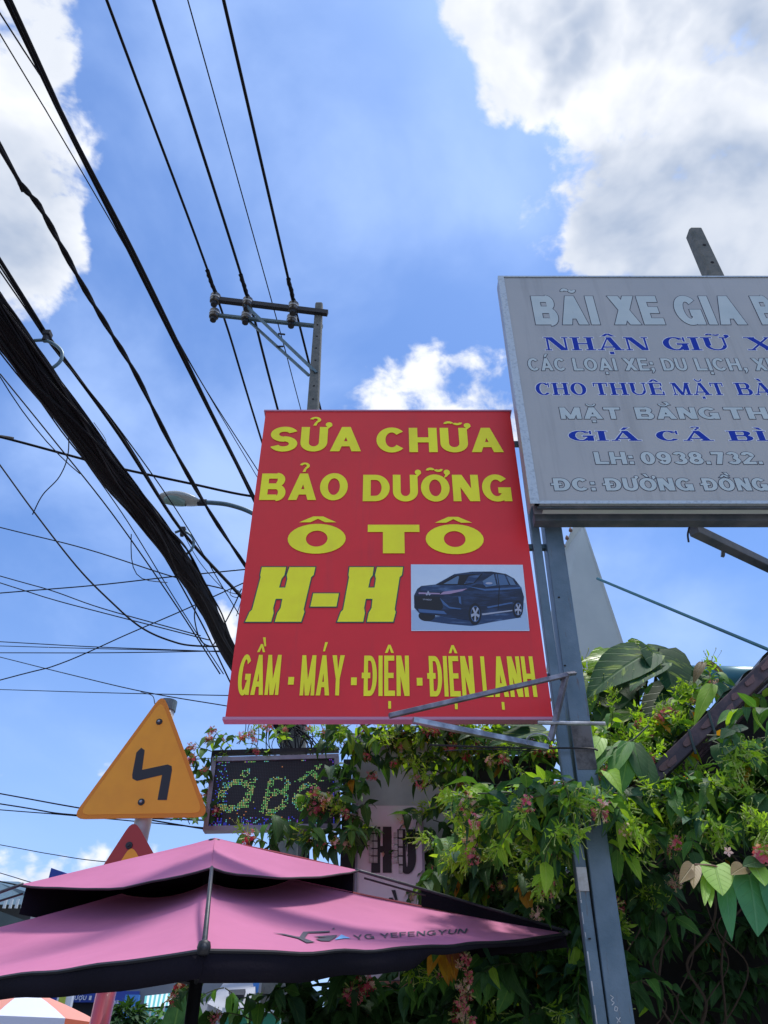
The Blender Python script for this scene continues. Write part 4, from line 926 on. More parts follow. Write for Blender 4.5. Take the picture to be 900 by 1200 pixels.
q = P2(152.5, 992); b = MB(); b.lathe((0, 0, 0), [(.019, 0), (.018, .004), (.009, .005), (.007, .012)], 14, 'black_print'); b.v = [(q[0] + u, YR - .022 - w_, q[1] + v_) for u, v_, w_ in b.v]; b.build('bolt', parent=rs2)
g = MB(); x, z = P2(150, 1045); g.face([(x - .02, YR - .0235, z - .09), (x + .02, YR - .0235, z - .09), (x + .024, YR - .0235, z + .08), (x - .024, YR - .0235, z + .08)], 'black_print'); g.build('symbol', parent=rs2)

# ------------------------------------------------------------------ pink parasol
PC = Vector((-.673, 3.208, 2.01)); DN = Vector((.302, -1.408, 0)); DR = Vector((1.408, .302, 0))
cor = [Vector((-.371, 1.80, 1.862)), Vector((.735, 3.51, 2.165)), Vector((-.975, 4.616, 2.20)), Vector((-2.081, 2.906, 1.905))]   # near, right, far, left
APX = Vector((-.673, 3.208, 2.455))
tcor = [Vector((-.552, 2.645, 2.214)), Vector((-.100, 3.33, 2.362)), Vector((-.80, 3.77, 2.40)), Vector((-1.34, 3.065, 2.252))]
par = thing('parasol', 'pink square two tier market parasol with black underside in the foreground', 'parasol', (PC.x, PC.y, 0))
def tier(c0, cs_, conc, sag, insag, i, nu=14, nv=12, t0=0., belly=0.):
    """grid of one panel: from hub c0 to the edge between corners i and i+1"""
    a, b = cs_[i], cs_[(i + 1) % 4]; G = []
    for v in range(nv + 1):
        t = t0 + (1 - t0) * v / nv; row = []
        for u in range(nu + 1):
            s = u / nu; e = a.lerp(b, s); bow = 4 * s * (1 - s)
            e = e + (c0 - e) * insag * bow * Vector((1, 1, 0)).length / 1.414 * 1.0
            ez = a.z + (b.z - a.z) * s - sag * bow
            p = Vector((c0.x + (e.x - c0.x) * t, c0.y + (e.y - c0.y) * t, 0))
            p.z = c0.z + (ez - c0.z) * (t ** conc) - belly * bow * math.sin(math.pi * t) - .006
            p.z += .010 * noise.noise(Vector((p.x * 5, p.y * 5, i))) * min(1, 3 * bow) * t + .0035 * math.sin(s * 60 + 3 * t) * (1 - bow) ** 3 * t * (1 - t) * 4
            row.append(p)
        G.append(row)
    return G
def grid_mesh(G, m, off=0.):
    g = MB(); nu = len(G[0]); vs = [p + Vector((0, 0, off)) for r in G for p in r]
    fs = [(v * nu + u, v * nu + u + 1, (v + 1) * nu + u + 1, (v + 1) * nu + u) for v in range(len(G) - 1) for u in range(nu - 1)]
    g.mesh(vs, fs); return g
low0 = Vector((PC.x, PC.y, 2.385))
bvh_v, bvh_f = [], []
def strip_under(A, B, h0, h1, n=16, hem=None):
    pts = [A.lerp(B, i / n) for i in range(n + 1)]
    return [pts, [p - Vector((0, 0, h0 + (h1 - h0) * i / n)) for i, p in enumerate(pts)]]
for i in range(4):
    G = tier(low0, cor, .78, .020, .015, i, nu=44, nv=22, t0=.22, belly=.035)
    o = grid_mesh(G, 'canopy').build('lower_panel', 'canopy', par, smooth=True); md = o.modifiers.new('s', 'SUBSURF'); md.levels = 1; md.render_levels = 1
    o2 = grid_mesh(G, 'black_cloth', -.005).build('lining', 'black_cloth', o, smooth=True)
    if i == 0:
        for r in G:
            for p in r: bvh_v.append(p)
        nu = len(G[0]); bvh_f = [(v * nu + u, v * nu + u + 1, (v + 1) * nu + u + 1, (v + 1) * nu + u) for v in range(len(G) - 1) for u in range(nu - 1)]
    # edge hem and hanging valance
    E_ = G[-1]; n = len(E_)
    g = MB(); g.tube([p + Vector((0, 0, -.001)) for p in E_], .0045, 5); g.build('hem', 'black_rod', par)
    vs = []
    for k, p in enumerate(E_):
        s = k / (n - 1)
        if i == 0: h_ = .058 if s < .42 else (.058 - (s - .42) / .06 * .040 if s < .48 else .022 - .01 * (s - .48))
        elif i == 3: h_ = .052
        else: h_ = .05
        wv = .006 * math.sin(k * .55 + i); d_ = (p - PC); d_.z = 0; d_.normalize()
        vs.append([p + Vector((0, 0, .002)), p + d_ * (wv * .5) - Vector((0, 0, h_ * .5)), p + d_ * wv - Vector((0, 0, h_ + .003 * math.sin(k * .37)))])
    g = MB(); g.mesh([q for r in vs for q in r], [(a * 3 + b, a * 3 + b + 1, a * 3 + b + 4, a * 3 + b + 3) for a in range(n - 1) for b in range(2)]); o = g.build('valance', 'black_cloth', par, smooth=True); md = o.modifiers.new('t', 'SOLIDIFY'); md.thickness = .002
    G2 = tier(APX, tcor, .93, .030, .03, i, nu=14, nv=8, t0=0, belly=.0)
    o = grid_mesh(G2, 'canopy').build('upper_panel', 'canopy', par, smooth=True)
    grid_mesh(G2, 'black_cloth', -.005).build('lining', 'black_cloth', o, smooth=True)
    g = MB(); g.tube([p + Vector((0, 0, -.001)) for p in G2[-1]], .004, 5); g.build('hem', 'black_rod', par)
    if i in (1, 2):
        E2 = [p + (APX - p) * Vector((1, 1, 0)).length * .0 for p in G2[-1]]; g = MB(); n2_ = len(E2)
        E2 = [Vector((p.x + (PC.x - p.x) * .04, p.y + (PC.y - p.y) * .04, p.z + .004)) for p in G2[-1]]
        g.mesh([q for p in E2 for q in (p, Vector((p.x, p.y, p.z - .10)))], [(2 * k, 2 * k + 1, 2 * k + 3, 2 * k + 2) for k in range(n2_ - 1)]); g.build('vent_screen', 'black_cloth', par)
    # rib from the upper tier corner out to the lower corner
    T_, C_ = tcor[i] + Vector((0, 0, -.008)), cor[i] + Vector((0, 0, .004)); d_ = (C_ - T_)
    rod = MB(); rod.tube([T_ - d_ * .02, T_ + d_ * .02, C_ + d_ * .03], .0058, 8); rb_ = rod.build('rib', 'rod_grey', par, smooth=True)
    kb = MB(); kb.lathe(C_ + d_ * .0 + Vector((0, 0, -.005)), [(.005, -.015), (.012, -.012), (.0145, 0), (.012, .010), (.005, .014)], 12); kb.build('knob', 'black_rod', rb_, smooth=True)
    g = MB(); p0 = PC + Vector((0, 0, .10)); q0 = PC.lerp(cor[i], .55) + Vector((0, 0, .0)); q0.z = low0.z + (cor[i].z - low0.z) * .55 ** .8 - .02; g.tube([Vector((PC.x, PC.y, 1.95)), q0], .008, 6); g.build('strut', 'black_rod', par)
    # black sleeve hung along the outer half of the right rib
    if i in (1, 3):
        a, b = T_.lerp(C_, .30), T_.lerp(C_, .97); n = 12; vs = []
        for k in range(n + 1):
            p = a.lerp(b, k / n); t = .25 + .75 * ((p - PC).x / (cor[i] - PC).x); zz = low0.z + (cor[i].z - low0.z) * (max(0, (p.x - PC.x) / (cor[i].x - PC.x)) ** .80)
            vs += [p + Vector((0, 0, .004)), Vector((p.x, p.y, min(p.z - .01, zz - .008)))]
        g = MB(); g.mesh(vs, [(2 * k, 2 * k + 1, 2 * k + 3, 2 * k + 2) for k in range(n)]); o = g.build('rib_sleeve', 'black_cloth', par); md = o.modifiers.new('t', 'SOLIDIFY'); md.thickness = .003
        rod = MB(); rod.tube([T_ + Vector((.02, .01, -.025)), T_.lerp(C_, .32) + Vector((0, 0, -.02))], .004, 6); rod.build('guy', 'black_rod', par)
g = MB(); g.tube([(PC.x, PC.y, 0), (PC.x, PC.y, 2.44)], .024, 12); g.build('pole', 'black_rod', par, smooth=True)
g = MB(); g.box((PC.x, PC.y, .06), (.5, .5, .08)); g.build('base', 'concrete', par, bevel=.01)
bvh = BVHTree.FromPolygons(bvh_v, bvh_f)
def onroof(x, y, lift=.0025):
    d = ray(x, y).normalized(); h = bvh.ray_cast(EYE, d)
    return (h[0] + (h[1] if h[1].z > 0 else -h[1]) * lift) if h[0] is not None else None
# printed logo and words on the near right panel, laid on the cloth
z5 = lambda x, y: (300 + x / 3.4615, 1070 + y / 3.4615)
def roofpoly(pts, m, name, parent=par):
    q = [onroof(*z5(x, y)) for x, y in pts]
    if any(v is None for v in q): return None
    g = MB(); g.face(q, m); return g.build(name, parent=parent)
for pts, m in (([(68, 83), (115, 88), (160, 98), (176, 100), (190, 80), (215, 79), (196, 106), (240, 122), (205, 124), (170, 106), (120, 94)], 'logo_dark'),
               ([(190, 79), (300, 75), (298, 81), (205, 84)], 'logo_dark'), ([(232, 98), (330, 92), (322, 102), (298, 117), (262, 116), (240, 108), (262, 106), (292, 103), (256, 102)], 'logo_dark'),
               ([(318, 112), (346, 90), (384, 106), (356, 106)], 'logo_blue'), ([(310, 64), (318, 63), (318, 68), (310, 69)], 'logo_dark')):
    roofpoly(pts, m, 'logo')
s = 'YG YEFENGYUN'; gl = [marked(c, .16, .13, False) for c in s]; tot = sum(w for _, w in gl) + .16 * (len(s) - 1); x = 0
def bl(u, v):   # bilinear over the measured corners of the words
    a, b, c, d = Vector((401, 111)), Vector((850, 83)), Vector((858, 64)), Vector((392, 92))
    return (a * (1 - u) + b * u) * (1 - v) + (d * (1 - u) + c * u) * v
for ch, (pr, w) in zip(s, gl):
    if ch != ' ':
        mb = MB()
        def put(u, v, l, x=x):
            q = bl((x + u) / tot, v); p = onroof(*z5(q.x, q.y), lift=.0022 + l); return p if p is not None else Vector((0, 0, 0))
        add_prims(mb, pr, 1, 1, 0, put, .0, 'logo_dark'); mb.build('letter', parent=par)
    x += w + .16

# ------------------------------------------------------------------ shop facade, boards, roof
YW = 4.65
wl, wr = at(412, 930, YW).x, 3.6
fac = thing('shop_facade', 'greyish shop wall overgrown by the creepers', 'building', (1.2, YW + .1, 0))
g = MB(); g.box(((wl + .50) / 2, YW + .12, 1.68), (.50 - wl, .2, 3.36)); g.build('wall', 'wall_paint', fac)
g = MB(); g.box((.765, YW + .125, 1.66), (.52, .2, 3.32)); g.build('wall', 'shade_wall', fac, label='end of the shop wall with its shade painted dark')  # same wall, darkened by colour to stand in for shade
g = MB(); g.box(((wl + 1.0) / 2, YW + .0, 3.38), (1.0 - wl + .06, .22, .05)); g.build('wall_cap', 'wall_paint', fac)
_s = (3.12, 3.32)
_a, _b = at(985, 700, 3.12), at(742, 934, 3.32); _k = (_a.z - _b.z) / (_a.x - _b.x); _z = lambda x: max(2.6, _b.z + .03 + (x - _b.x) * _k)
g = MB(); g.prism([(1.0, YW + .3, 0), (2.66, YW + .3, 0), (2.66, YW + .3, _z(2.66)), (_b.x + .0, YW + .3, _z(_b.x)), (1.0, YW + .3, 3.0)], (0, .1, 0)); g.build('wall', 'shade_wall', fac, label='netted wall under the roof with its shade painted near black')  # back wall, under-roof shade put into its colour
g = MB(); g.box((2.72, 4.2, 1.7), (.1, 1.6, 3.4)); g.build('unseen_side_wall', 'shade_wall', fac)  # out of view, added to darken the space under the roof
# facing board PHÙ
ph = thing('name_board', 'white upright board with black letters HÙ and clear lamp modules, among the creeper leaves', 'sign', at(458, 1145, YW - .05))
YP = YW - .22
bx0, bx1 = at(418, 1050, YP).x, at(496, 1050, YP).x; bzt, bzb = at(460, 944, YP).z, at(460, 1148, YP).z
g = MB(); g.box(((bx0 + bx1) / 2, YP + .02, (bzt + bzb) / 2), (bx1 - bx0, .036, bzt - bzb)); g.build('panel', 'white_board', ph)
g = MB()
for x in (bx0 - .006, bx1 + .006): g.box((x, YP + .015, (bzt + bzb) / 2), (.012, .055, bzt - bzb + .02))
g.box(((bx0 + bx1) / 2, YP + .015, bzb - .008), (bx1 - bx0 + .03, .05, .012)); g.build('frame', 'led_frame', ph)
def bigletter(ch, a, b, yb, yt, t, h):
    word(ph, ch, a, b, yb, yt, YP, t, h, False, 'black_print', lift=.004)
bigletter('H', 435, 459, 1023, 969, .36, .14); bigletter('Ù', 466, 488, 1024, 972, .36, .16); bigletter('P', 408, 429, 1023, 969, .35, .14)
bigletter('Ỏ'[0] if False else 'Ồ', 447, 470, 1118, 1066, .30, .16)
for cx, y0, y1 in ((434.5, 968, 1012), (440, 968, 1012), (463.5, 975, 1012), (469.5, 972, 1024), (454, 1062, 1100)):
    n = 5
    for k in range(n):
        p = at(cx, y0 + (y1 - y0) * (k + .5) / n, YP - .008); h_ = (at(cx, y0, YP).z - at(cx, y1, YP).z) / n * .8
        g = MB(); g.box(p, (.022, .008, h_)); g.build('lamp_module', 'white_wear', ph)
g = MB(); g.box((at(455, 1146, YP).x, YP - .03, at(455, 1147, YP).z - .04), (.5, .03, .05)); tag(g.build('orange_strip', 'para_orange'), 'narrow orange strip just under the white letter board', 'board')
# LED panel
YL = 4.6
led = thing('led_sign', 'dark LED matrix sign showing green dotted lettering Ở BỒ in a grey frame', 'sign', at(318, 975, YL))
c4 = [at(249, 888, YL), at(397, 884, YL - .02), at(399, 971, YL - .02), at(238, 974, YL)]   # TL TR BR BL
def L4(u, v, off=0): p = (c4[3] * (1 - u) + c4[2] * u) * (1 - v) + (c4[0] * (1 - u) + c4[1] * u) * v; return p + Vector((0, -off, 0))
g = MB(); g.prism([L4(.03, .05), L4(.97, .05), L4(.97, .95), L4(.03, .95)], (0, .05, 0)); g.build('screen', 'led_off', led)
g = MB()
for a, b in (((0, 0), (1, .06)), ((0, .94), (1, 1)), ((0, .062), (.035, .938)), ((.965, .062), (1, .938))):
    g.prism([L4(a[0], a[1], .012), L4(b[0], a[1], .012), L4(b[0], b[1], .012), L4(a[0], b[1], .012)], (0, .07, 0))
g.build('frame', 'led_frame', led)
g = MB(); g.prism([L4(-.01, 1.06, .0), L4(1.0, 1.06, .0), L4(1.0, 1.11, .0), L4(-.01, 1.11, .0)], (0, .05, 0)); g.prism([L4(-.012, .9, .0), L4(.0, .9, .0), L4(.0, 1.10, .0), L4(-.012, 1.10, .0)], (0, .05, 0)); g.build('top_rail', 'dark_iron', led)
g = MB(); g.bar((c4[3] + c4[2]) / 2 + Vector((.18, .06, 0)), Vector((c4[2].x - .1, YL + .12, .0)), .05, .05); g.bar(c4[2] + Vector((.03, .02, .4)), Vector((c4[2].x + .03, YL + .05, 0)), .05, .05); g.build('stand', 'dark_iron', led)
LW, LH_ = 72, 42; rl = random.Random(4)
def ring(u, v, cx, cy, rx, ry, w): d = math.hypot((u - cx) / rx, (v - cy) / ry); return 1 - w < d < 1 + w * .3
def litled(i, j):
    u = i / LW; v = j / LH_; s = u - (v - .45) * .12       # slightly slanted letters
    on = False
    if ring(s, v, .17, .45, .125, .24, .32): on = True
    if .24 < s < .32 and .25 < v < .72 and abs((s - .29) - 0) < .03: on = True
    if .17 < s < .25 and .72 < v < .86 and ring(s, v, .205, .80, .035, .06, .6): on = True
    if .42 < s < .47 and .18 < v < .70: on = True
    if (ring(s, v, .50, .58, .10, .14, .35) or ring(s, v, .50, .34, .12, .17, .35)) and s > .43: on = True
    if ring(s, v, .77, .40, .10, .20, .35): on = True
    if abs(abs(s - .76) * 1.7 + v - .80) < .05 and v > .62: on = True
    if .78 < s < .84 and .82 < v < .92: on = True
    if on and rl.random() < .55 + .5 * (noise.noise(Vector((u * 14, v * 9, 2))) + .4): return 'led_green' if rl.random() < .55 else ('led_yellow' if rl.random() < .8 else 'led_cyan')
    q = rl.random()
    if v > .96 and noise.noise(Vector((u * 9, 1, 0))) > .05 and q < .8: return rl.choice(('led_violet', 'led_cyan', 'led_green', 'led_yellow'))
    if v < .10 and noise.noise(Vector((u * 8, 4, 0))) > -.1 and q < .5 * (1.1 - u): return rl.choice(('led_blue', 'led_cyan', 'led_blue', 'led_violet'))
    if u < .12 and q < .22: return rl.choice(('led_blue', 'led_blue', 'led_cyan'))
    if u > .975 and q < .6: return rl.choice(('led_blue', 'led_violet'))
    if u < .35 and v < .25 and q < .10: return rl.choice(('led_blue', 'led_cyan', 'led_orange'))
    if q < .004: return rl.choice(('led_orange', 'led_yellow'))
    return None
g = MB(); go = MB(); du = .92 / LW; dv = .87 / LH_
for i in range(LW):
    for j in range(LH_):
        u = .04 + (i + .5) * du; v = .065 + (j + .5) * dv; k = litled(i, j); e = .29 if k else .17; tgt = g if k else go
        tgt.face([L4(u - du * e, v - dv * e, .003), L4(u + du * e, v - dv * e, .003), L4(u + du * e, v + dv * e, .003), L4(u - du * e, v + dv * e, .003)], k or 'led_dot')
g.build('lit_led', parent=led, kind='stuff'); go.build('unlit_led', parent=led, kind='stuff')

# roof over the dark right side, its front edge a flaking painted beam
e0, e1 = at(985, 700, 3.12), at(742, 934, 3.32); e0 = e1 + (e0 - e1) * 1.45; dd_ = (e1 - e0).normalized()
roof = thing('lean_to_roof', 'dark sloping tin roof with a flaking rusty front beam at the right edge', 'roof', e1)
g = MB(); g.bar(e0, e1, .05, .066); g.build('front_beam', 'beam_paint', roof, bevel=.004)
nb = dd_.cross(Vector((0, 1, 0))).normalized()
rq = random.Random(2)
for t in (.22, .33, .37, .46, .54, .57, .66, .75, .83, .86, .94):
    p = e0.lerp(e1, 1 - (1 - t) / 1.45) + Vector((0, 0, rq.uniform(-.018, .02))); l = rq.uniform(.025, .10); u_ = Vector((dd_.x, 0, dd_.z)).normalized(); v_ = Vector((-u_.z, 0, u_.x)); pts = []
    for k in range(9):
        a = 2 * math.pi * k / 9; pts.append(p + u_ * math.cos(a) * l * rq.uniform(.7, 1) + v_ * math.sin(a) * .017 * rq.uniform(.6, 1.1) + Vector((0, -.0275, .0)))
    g = MB(); g.prism(pts, (0, .002, 0)); g.build('flaked_patch', 'beam_bare', roof)
g = MB()
for k in range(18):      # corrugated tin
    pass
nrm = Vector((0, 1, 0)); rows = []; NU = 60
for iu in range(NU + 1):
    t = iu / NU; p = e0.lerp(e1, t); hh = .012 * math.cos(t * 90)
    rows.append([p + Vector((0, .02 + yy, .055 + hh)) for yy in (0, 1.9)])
g.mesh([q for r in rows for q in r], [(2 * i, 2 * i + 1, 2 * i + 3, 2 * i + 2) for i in range(NU)]); o = g.build('tin_sheet', 'tin_dark', roof, smooth=True)
for yy in (.6, 1.2, 1.8):
    g = MB(); g.bar(e0 + Vector((0, yy, .0)), e1 + Vector((0, yy, .0)), .05, .06); g.build('rafter', 'beam_paint', roof)
g = MB(); a = e0.lerp(e1, .45); g.bar(at(800, 976, 3.5), at(980, 960, 3.5), .06, .10); g.build('tie_beam', 'box_under', roof)
for t in (.22, .60, .69):
    p = e0.lerp(e1, 1 - (.94 - t) / 1.45); g = MB(); g.tube([p + Vector((0, -.03, .05)), p + Vector((0, -.032, 0)), p + Vector((.004, -.03, -.06))], .006, 5); g.build('cord_tie', 'tarp', roof)
# teal roof roll behind
g = MB(); a, b = at(812, 797, 5.6), at(960, 800, 5.4); g.tube([a, b], .115, 18); tag(g.build('rolled_awning', 'teal_tin', smooth=True), 'teal rolled awning tube behind the creepers at the right edge', 'awning')
# white gable sheet behind the post
wp = thing('gable_sheet', 'tall pale tapering sheet metal panel seen behind the steel post', 'panel', at(700, 780, 5.6))
a, b, c, d, e = at(672, 616, 5.2), at(683, 616, 5.25), at(737, 782, 5.6), at(640, 785, 5.4), at(650, 665, 5.3)
g = MB(); g.prism([a, b, c, d, e], (.01, .05, 0)); g.build('sheet', 'white_tin', wp)
g = MB(); g.prism([b + Vector((-.001, -.004, 0)), b + Vector((.012, -.004, .01)), c + Vector((.02, -.004, 0)), c + Vector((-.012, -.004, 0))], (.0, .03, 0)); g.build('folded_edge', 'white_tin', wp)
for k in range(5):
    p = a.lerp(e, .12 + k * .19) + Vector((-.008, -.01, .0)); g = MB(); g.lathe(p, [(.006, -.022), (.017, -.012), (.015, .004), (.008, .02)], 7); g.build('edge_knot', 'rust_rope', wp)

# ------------------------------------------------------------------ plants
def leaf_mesh(name, L_, W_, stations, fold, droop, m, base_heart=0., seed=0, wave=0.):
    """pointed leaf along +X, face up; UV x across, y along"""
    r = random.Random(seed); vs, uv, fs = [], [], []; n = stations
    for i in range(n + 1):
        t = i / n
        wd = W_ * .5 * (math.sin(math.pi * t ** (.72 if base_heart else .85)) ** .85) * (1 - .25 * t)
        if i == n: wd = 0
        if i == 0: wd = W_ * .06
        x = L_ * t - 0; z = -droop * L_ * t * t
        wv = wave * L_ * math.sin(t * 9 + seed)
        vs += [(x - base_heart * wd * (1 - t) ** 3 * 1.5, wd, z + fold * wd + wv), (x, 0, z), (x - base_heart * wd * (1 - t) ** 3 * 1.5, -wd, z + fold * wd - wv)]
        uv += [(.5 + .5 * wd / (W_ * .5), t), (.5, t), (.5 - .5 * wd / (W_ * .5), t)]
    for i in range(n):
        a = i * 3; fs += [(a, a + 1, a + 4, a + 3), (a + 1, a + 2, a + 5, a + 4)]
    me = bpy.data.meshes.new(name); me.from_pydata(vs, [], fs); me.materials.append(M[m]); ul = me.uv_layers.new(name='UVMap')
    for lp in me.loops: ul.data[lp.index].uv = uv[lp.vertex_index]
    me.polygons.foreach_set('use_smooth', [True] * len(me.polygons)); me.update(); return me, vs, uv, fs
LEAF = {}
for m in ('leaf_dark', 'leaf_mid', 'leaf_new', 'leaf_blue', 'leaf_yellow'):
    LEAF[m] = [leaf_mesh('leaf', .094, .050 + .006 * k, 4, .25 + .12 * k, .25 + .3 * k, m, 0, k, .03) for k in range(3)]
LEAF['small'] = [leaf_mesh('leaf', .036, .014, 3, .4, .25, 'leaf_new', 0, k) for k in range(2)]
def basis(d, up, roll=0.):
    d = d.normalized(); y = up.cross(d)
    if y.length < 1e-4: y = Vector((1, 0, 0))
    y.normalize(); z = d.cross(y); m = Matrix((d, y, z)).transposed(); return m @ Matrix.Rotation(roll, 3, 'X')
def place(meshdata, parent, pos, rot, s, name='leaf'):
    o = bpy.data.objects.new(name, meshdata); col.objects.link(o); o.parent = parent
    if name == 'sprig': o['kind'] = 'stuff'
    M4 = Matrix.Translation(Vector(pos) - parent.location) @ rot.to_4x4() @ Matrix.Scale(s, 4); o.matrix_local = M4; return o
# flower clusters, three variants
def star(g, c, ax, r, m, rr):
    b = basis(ax, Vector((.3, .2, 1))); tube = c - ax * r * 1.6
    g.tube([tube, c], .0016, 4, 'petal_pale' if rr.random() < .5 else m, cap=False)
    for k in range(5):
        a = 2 * math.pi * k / 5; d = b @ Vector((.25, math.cos(a), math.sin(a))); e = b @ Vector((0, -math.sin(a), math.cos(a)))
        g.face([c, c + d * r * .55 + e * r * .30, c + d * r, c + d * r * .55 - e * r * .30], m)
FLOW = []
for v in range(5):
    g = MB(); rr = random.Random(v + 40); cm = ('petal_pink', 'petal_pink', 'petal_red', 'petal_pale', 'petal_pink')[v]
    for k in range(26):
        a = Vector((rr.gauss(0, 1), rr.gauss(0, 1), rr.gauss(-.35, 1))).normalized(); c = a * rr.uniform(.020, .052)
        star(g, c, a, rr.uniform(.010, .015), cm if rr.random() < .7 else rr.choice(('petal_pale', 'petal_pink', 'petal_red')), rr)
    for k in range(16):
        a = Vector((rr.gauss(0, 1), rr.gauss(0, 1), rr.gauss(.1, 1))).normalized(); c = a * rr.uniform(.03, .062); g.tube([c * .4, c], [.0008, .0034], 4, 'bud')
    o = g.build('flower_cluster'); FLOW.append(o.data); bpy.data.objects.remove(o)
SPR = []                                # leafy sprigs of narrow new growth, a stuff-like spray kept small
for v in range(4):
    g = MB(); rr = random.Random(v + 70)
    g.uv = []
    for k in range(30):
        me, vs, uv, fs = LEAF['small'][k % 2]; d = Vector((rr.gauss(.7, .6), rr.gauss(0, .7), rr.gauss(.25, .6))).normalized(); b = basis(d, Vector((rr.uniform(-.3, .3), rr.uniform(-.3, .3), 1))); s = rr.uniform(.5, 1.15); c = Vector((rr.uniform(0, .085), rr.gauss(0, .018), rr.gauss(0, .018)))
        g.mesh([c + b @ (Vector(q) * s) for q in vs], fs, 'leaf_new'); g.uv += uv
    for k in range(8):
        c = Vector((rr.uniform(.02, .11), rr.gauss(0, .03), rr.gauss(.01, .03))); g.tube([Vector((c.x * .6, 0, 0)), c * .97, c + Vector((.004, 0, .004))], [.0006, .0012, .0028], 4, 'bud'); g.uv += [(0.2, .5)] * 12
    o = g.build('sprig', smooth=True); SPR.append(o.data); bpy.data.objects.remove(o)

def vine(label, anchors, seed,  nobj=220, blen=(.35, .8), out=Vector((0, -.5, 0)), droop=1.1, mix=(.4, .4, .1, .1), sprig=.5, flower=.35, size=1., spread=.9, upr=(-.1, .9), newp=.55, name='creeper', stemm='stem', trunk=None, step=.055, fl=None):
    """branching creeper: every anchor sends an arching shoot; leaves stand in pairs along it"""
    r = random.Random(seed); c0 = sum((Vector(a[0]) for a in anchors), Vector()) / len(anchors)
    o = thing(name, label, 'creeper', c0); items = []; stems = MB(); keys = ('leaf_dark', 'leaf_mid', 'leaf_new', 'leaf_blue', 'leaf_yellow'); mix = tuple(mix) + (.012,); nfl = nsp = 0
    for a, cnt in anchors:
        a = Vector(a)
        for q in range(cnt):
            p = a + Vector((r.gauss(0, .05), r.gauss(0, .05), r.gauss(0, .04))); d = (out + Vector((r.gauss(0, spread), r.gauss(0, spread * .6), r.uniform(*upr)))).normalized(); ln = r.uniform(*blen); n = max(3, int(ln / step)); pts = [p.copy()]
            for k in range(n):
                d = (d + Vector((r.gauss(0, .12), r.gauss(0, .12), -droop * step * 2.2))).normalized(); p = p + d * step; pts.append(p.copy())
                side = d.cross(Vector((0, 0, 1)))
                if side.length < .1: side = Vector((1, 0, 0))
                side.normalize(); side = Matrix.Rotation(r.uniform(0, 3.14), 3, d) @ side if k % 2 else side
                for sg in (-1, 1):
                    ld = (side * sg * r.uniform(.6, 1.1) + d * .45 + Vector((0, 0, r.uniform(-.75, .15)))).normalized(); new = k > n * .72
                    kk = r.choices(keys, mix)[0]
                    if new and r.random() < newp: kk = 'leaf_new'
                    items.append((kk, r.randrange(3), p.copy(), basis(ld, Vector((r.gauss(0, .25), r.gauss(-.15, .25), 1)), r.gauss(0, .35)), size * r.uniform(.5, 1.35) * (.75 if new else 1)))
            stems.tube(pts, [.0032 - .002 * i / len(pts) for i in range(len(pts))], 4)
            if r.random() < sprig: place(r.choice(SPR), o, p, basis(d + Vector((0, 0, .4)), Vector((0, 0, 1)), r.uniform(0, 6)), size * r.uniform(.8, 1.3), 'sprig'); nsp += 1
            if r.random() < flower: place(r.choice(fl or FLOW), o, p + Vector((0, -.02, -.01)), Matrix.Rotation(r.uniform(0, 6), 3, 'Z'), size * r.uniform(.6, 1.05), 'flower_cluster'); nfl += 1
    if trunk:
        for t in trunk: stems.tube(smoothpath(t), .012, 6)
    stems.build('stem', stemm, o)
    r.shuffle(items); items.sort(key=lambda it: (it[2] - EYE).length + r.uniform(0, .5))
    for kk, v, p, b, s in items[:nobj]: place(LEAF[kk][v][0], o, p, b, s)
    if len(items) > nobj:
        g = MB(); g.uv = []
        for kk, v, p, b, s in items[nobj:]:
            _, vs, uv, fs = LEAF[kk][v]; g.mesh([p + b @ (Vector(q) * s) for q in vs], fs, kk); g.uv += uv
        g.build('leaf_mass', parent=o, kind='stuff', smooth=True)
    return o
def line(a, b, Ya, Yb, n, cnt=2):
    return [(at(a[0] + (b[0] - a[0]) * i / max(1, n - 1), a[1] + (b[1] - a[1]) * i / max(1, n - 1), Ya + (Yb - Ya) * i / max(1, n - 1)), cnt) for i in range(n)]
UPF = Vector((0, -.45, .1))
vine('flowering creeper spilling over the top rail of the LED sign', line((258, 876), (400, 872), 4.58, 4.55, 8, 2), 1, 150, (.04, .12), Vector((0, -.2, .5)), 1.0, (.35, .4, .2, .05), .4, .8, .62, step=.035, fl=FLOW[:2] + FLOW[4:])
vine('pink flowered creeper tuft at the left corner of the LED sign beside the orange triangle', line((240, 885), (226, 905), 4.62, 4.6, 4, 2) + line((238, 945), (222, 965), 4.7, 4.7, 3, 2), 2, 120, (.05, .16), Vector((-.5, -.4, 0)), 1.2, (.4, .4, .1, .1), .3, .5, .8, step=.04)
vine('flowering creeper draped along the wall top between the LED sign and the post', line((408, 866), (640, 872), 4.35, 4.15, 18, 3) + line((425, 885), (625, 900), 4.35, 4.15, 13, 2) + line((515, 905), (535, 950), 4.35, 4.3, 4, 3), 3, 290, (.08, .22), Vector((0, -.5, 0)), 1.5, (.3, .33, .22, .15), .65, .38, .92, step=.04)
vine('dark leaved creeper hanging in front of the LED sign lower right corner', line((360, 952), (405, 962), 4.35, 4.35, 5, 2) + line((404, 885), (412, 985), 4.42, 4.38, 9, 2) + line((325, 985), (420, 990), 4.3, 4.3, 8, 2), 4, 260, (.06, .17), Vector((-.1, -.5, .1)), 1.5, (.6, .25, .05, .1), .12, .30, .95, step=.04, newp=0.15)
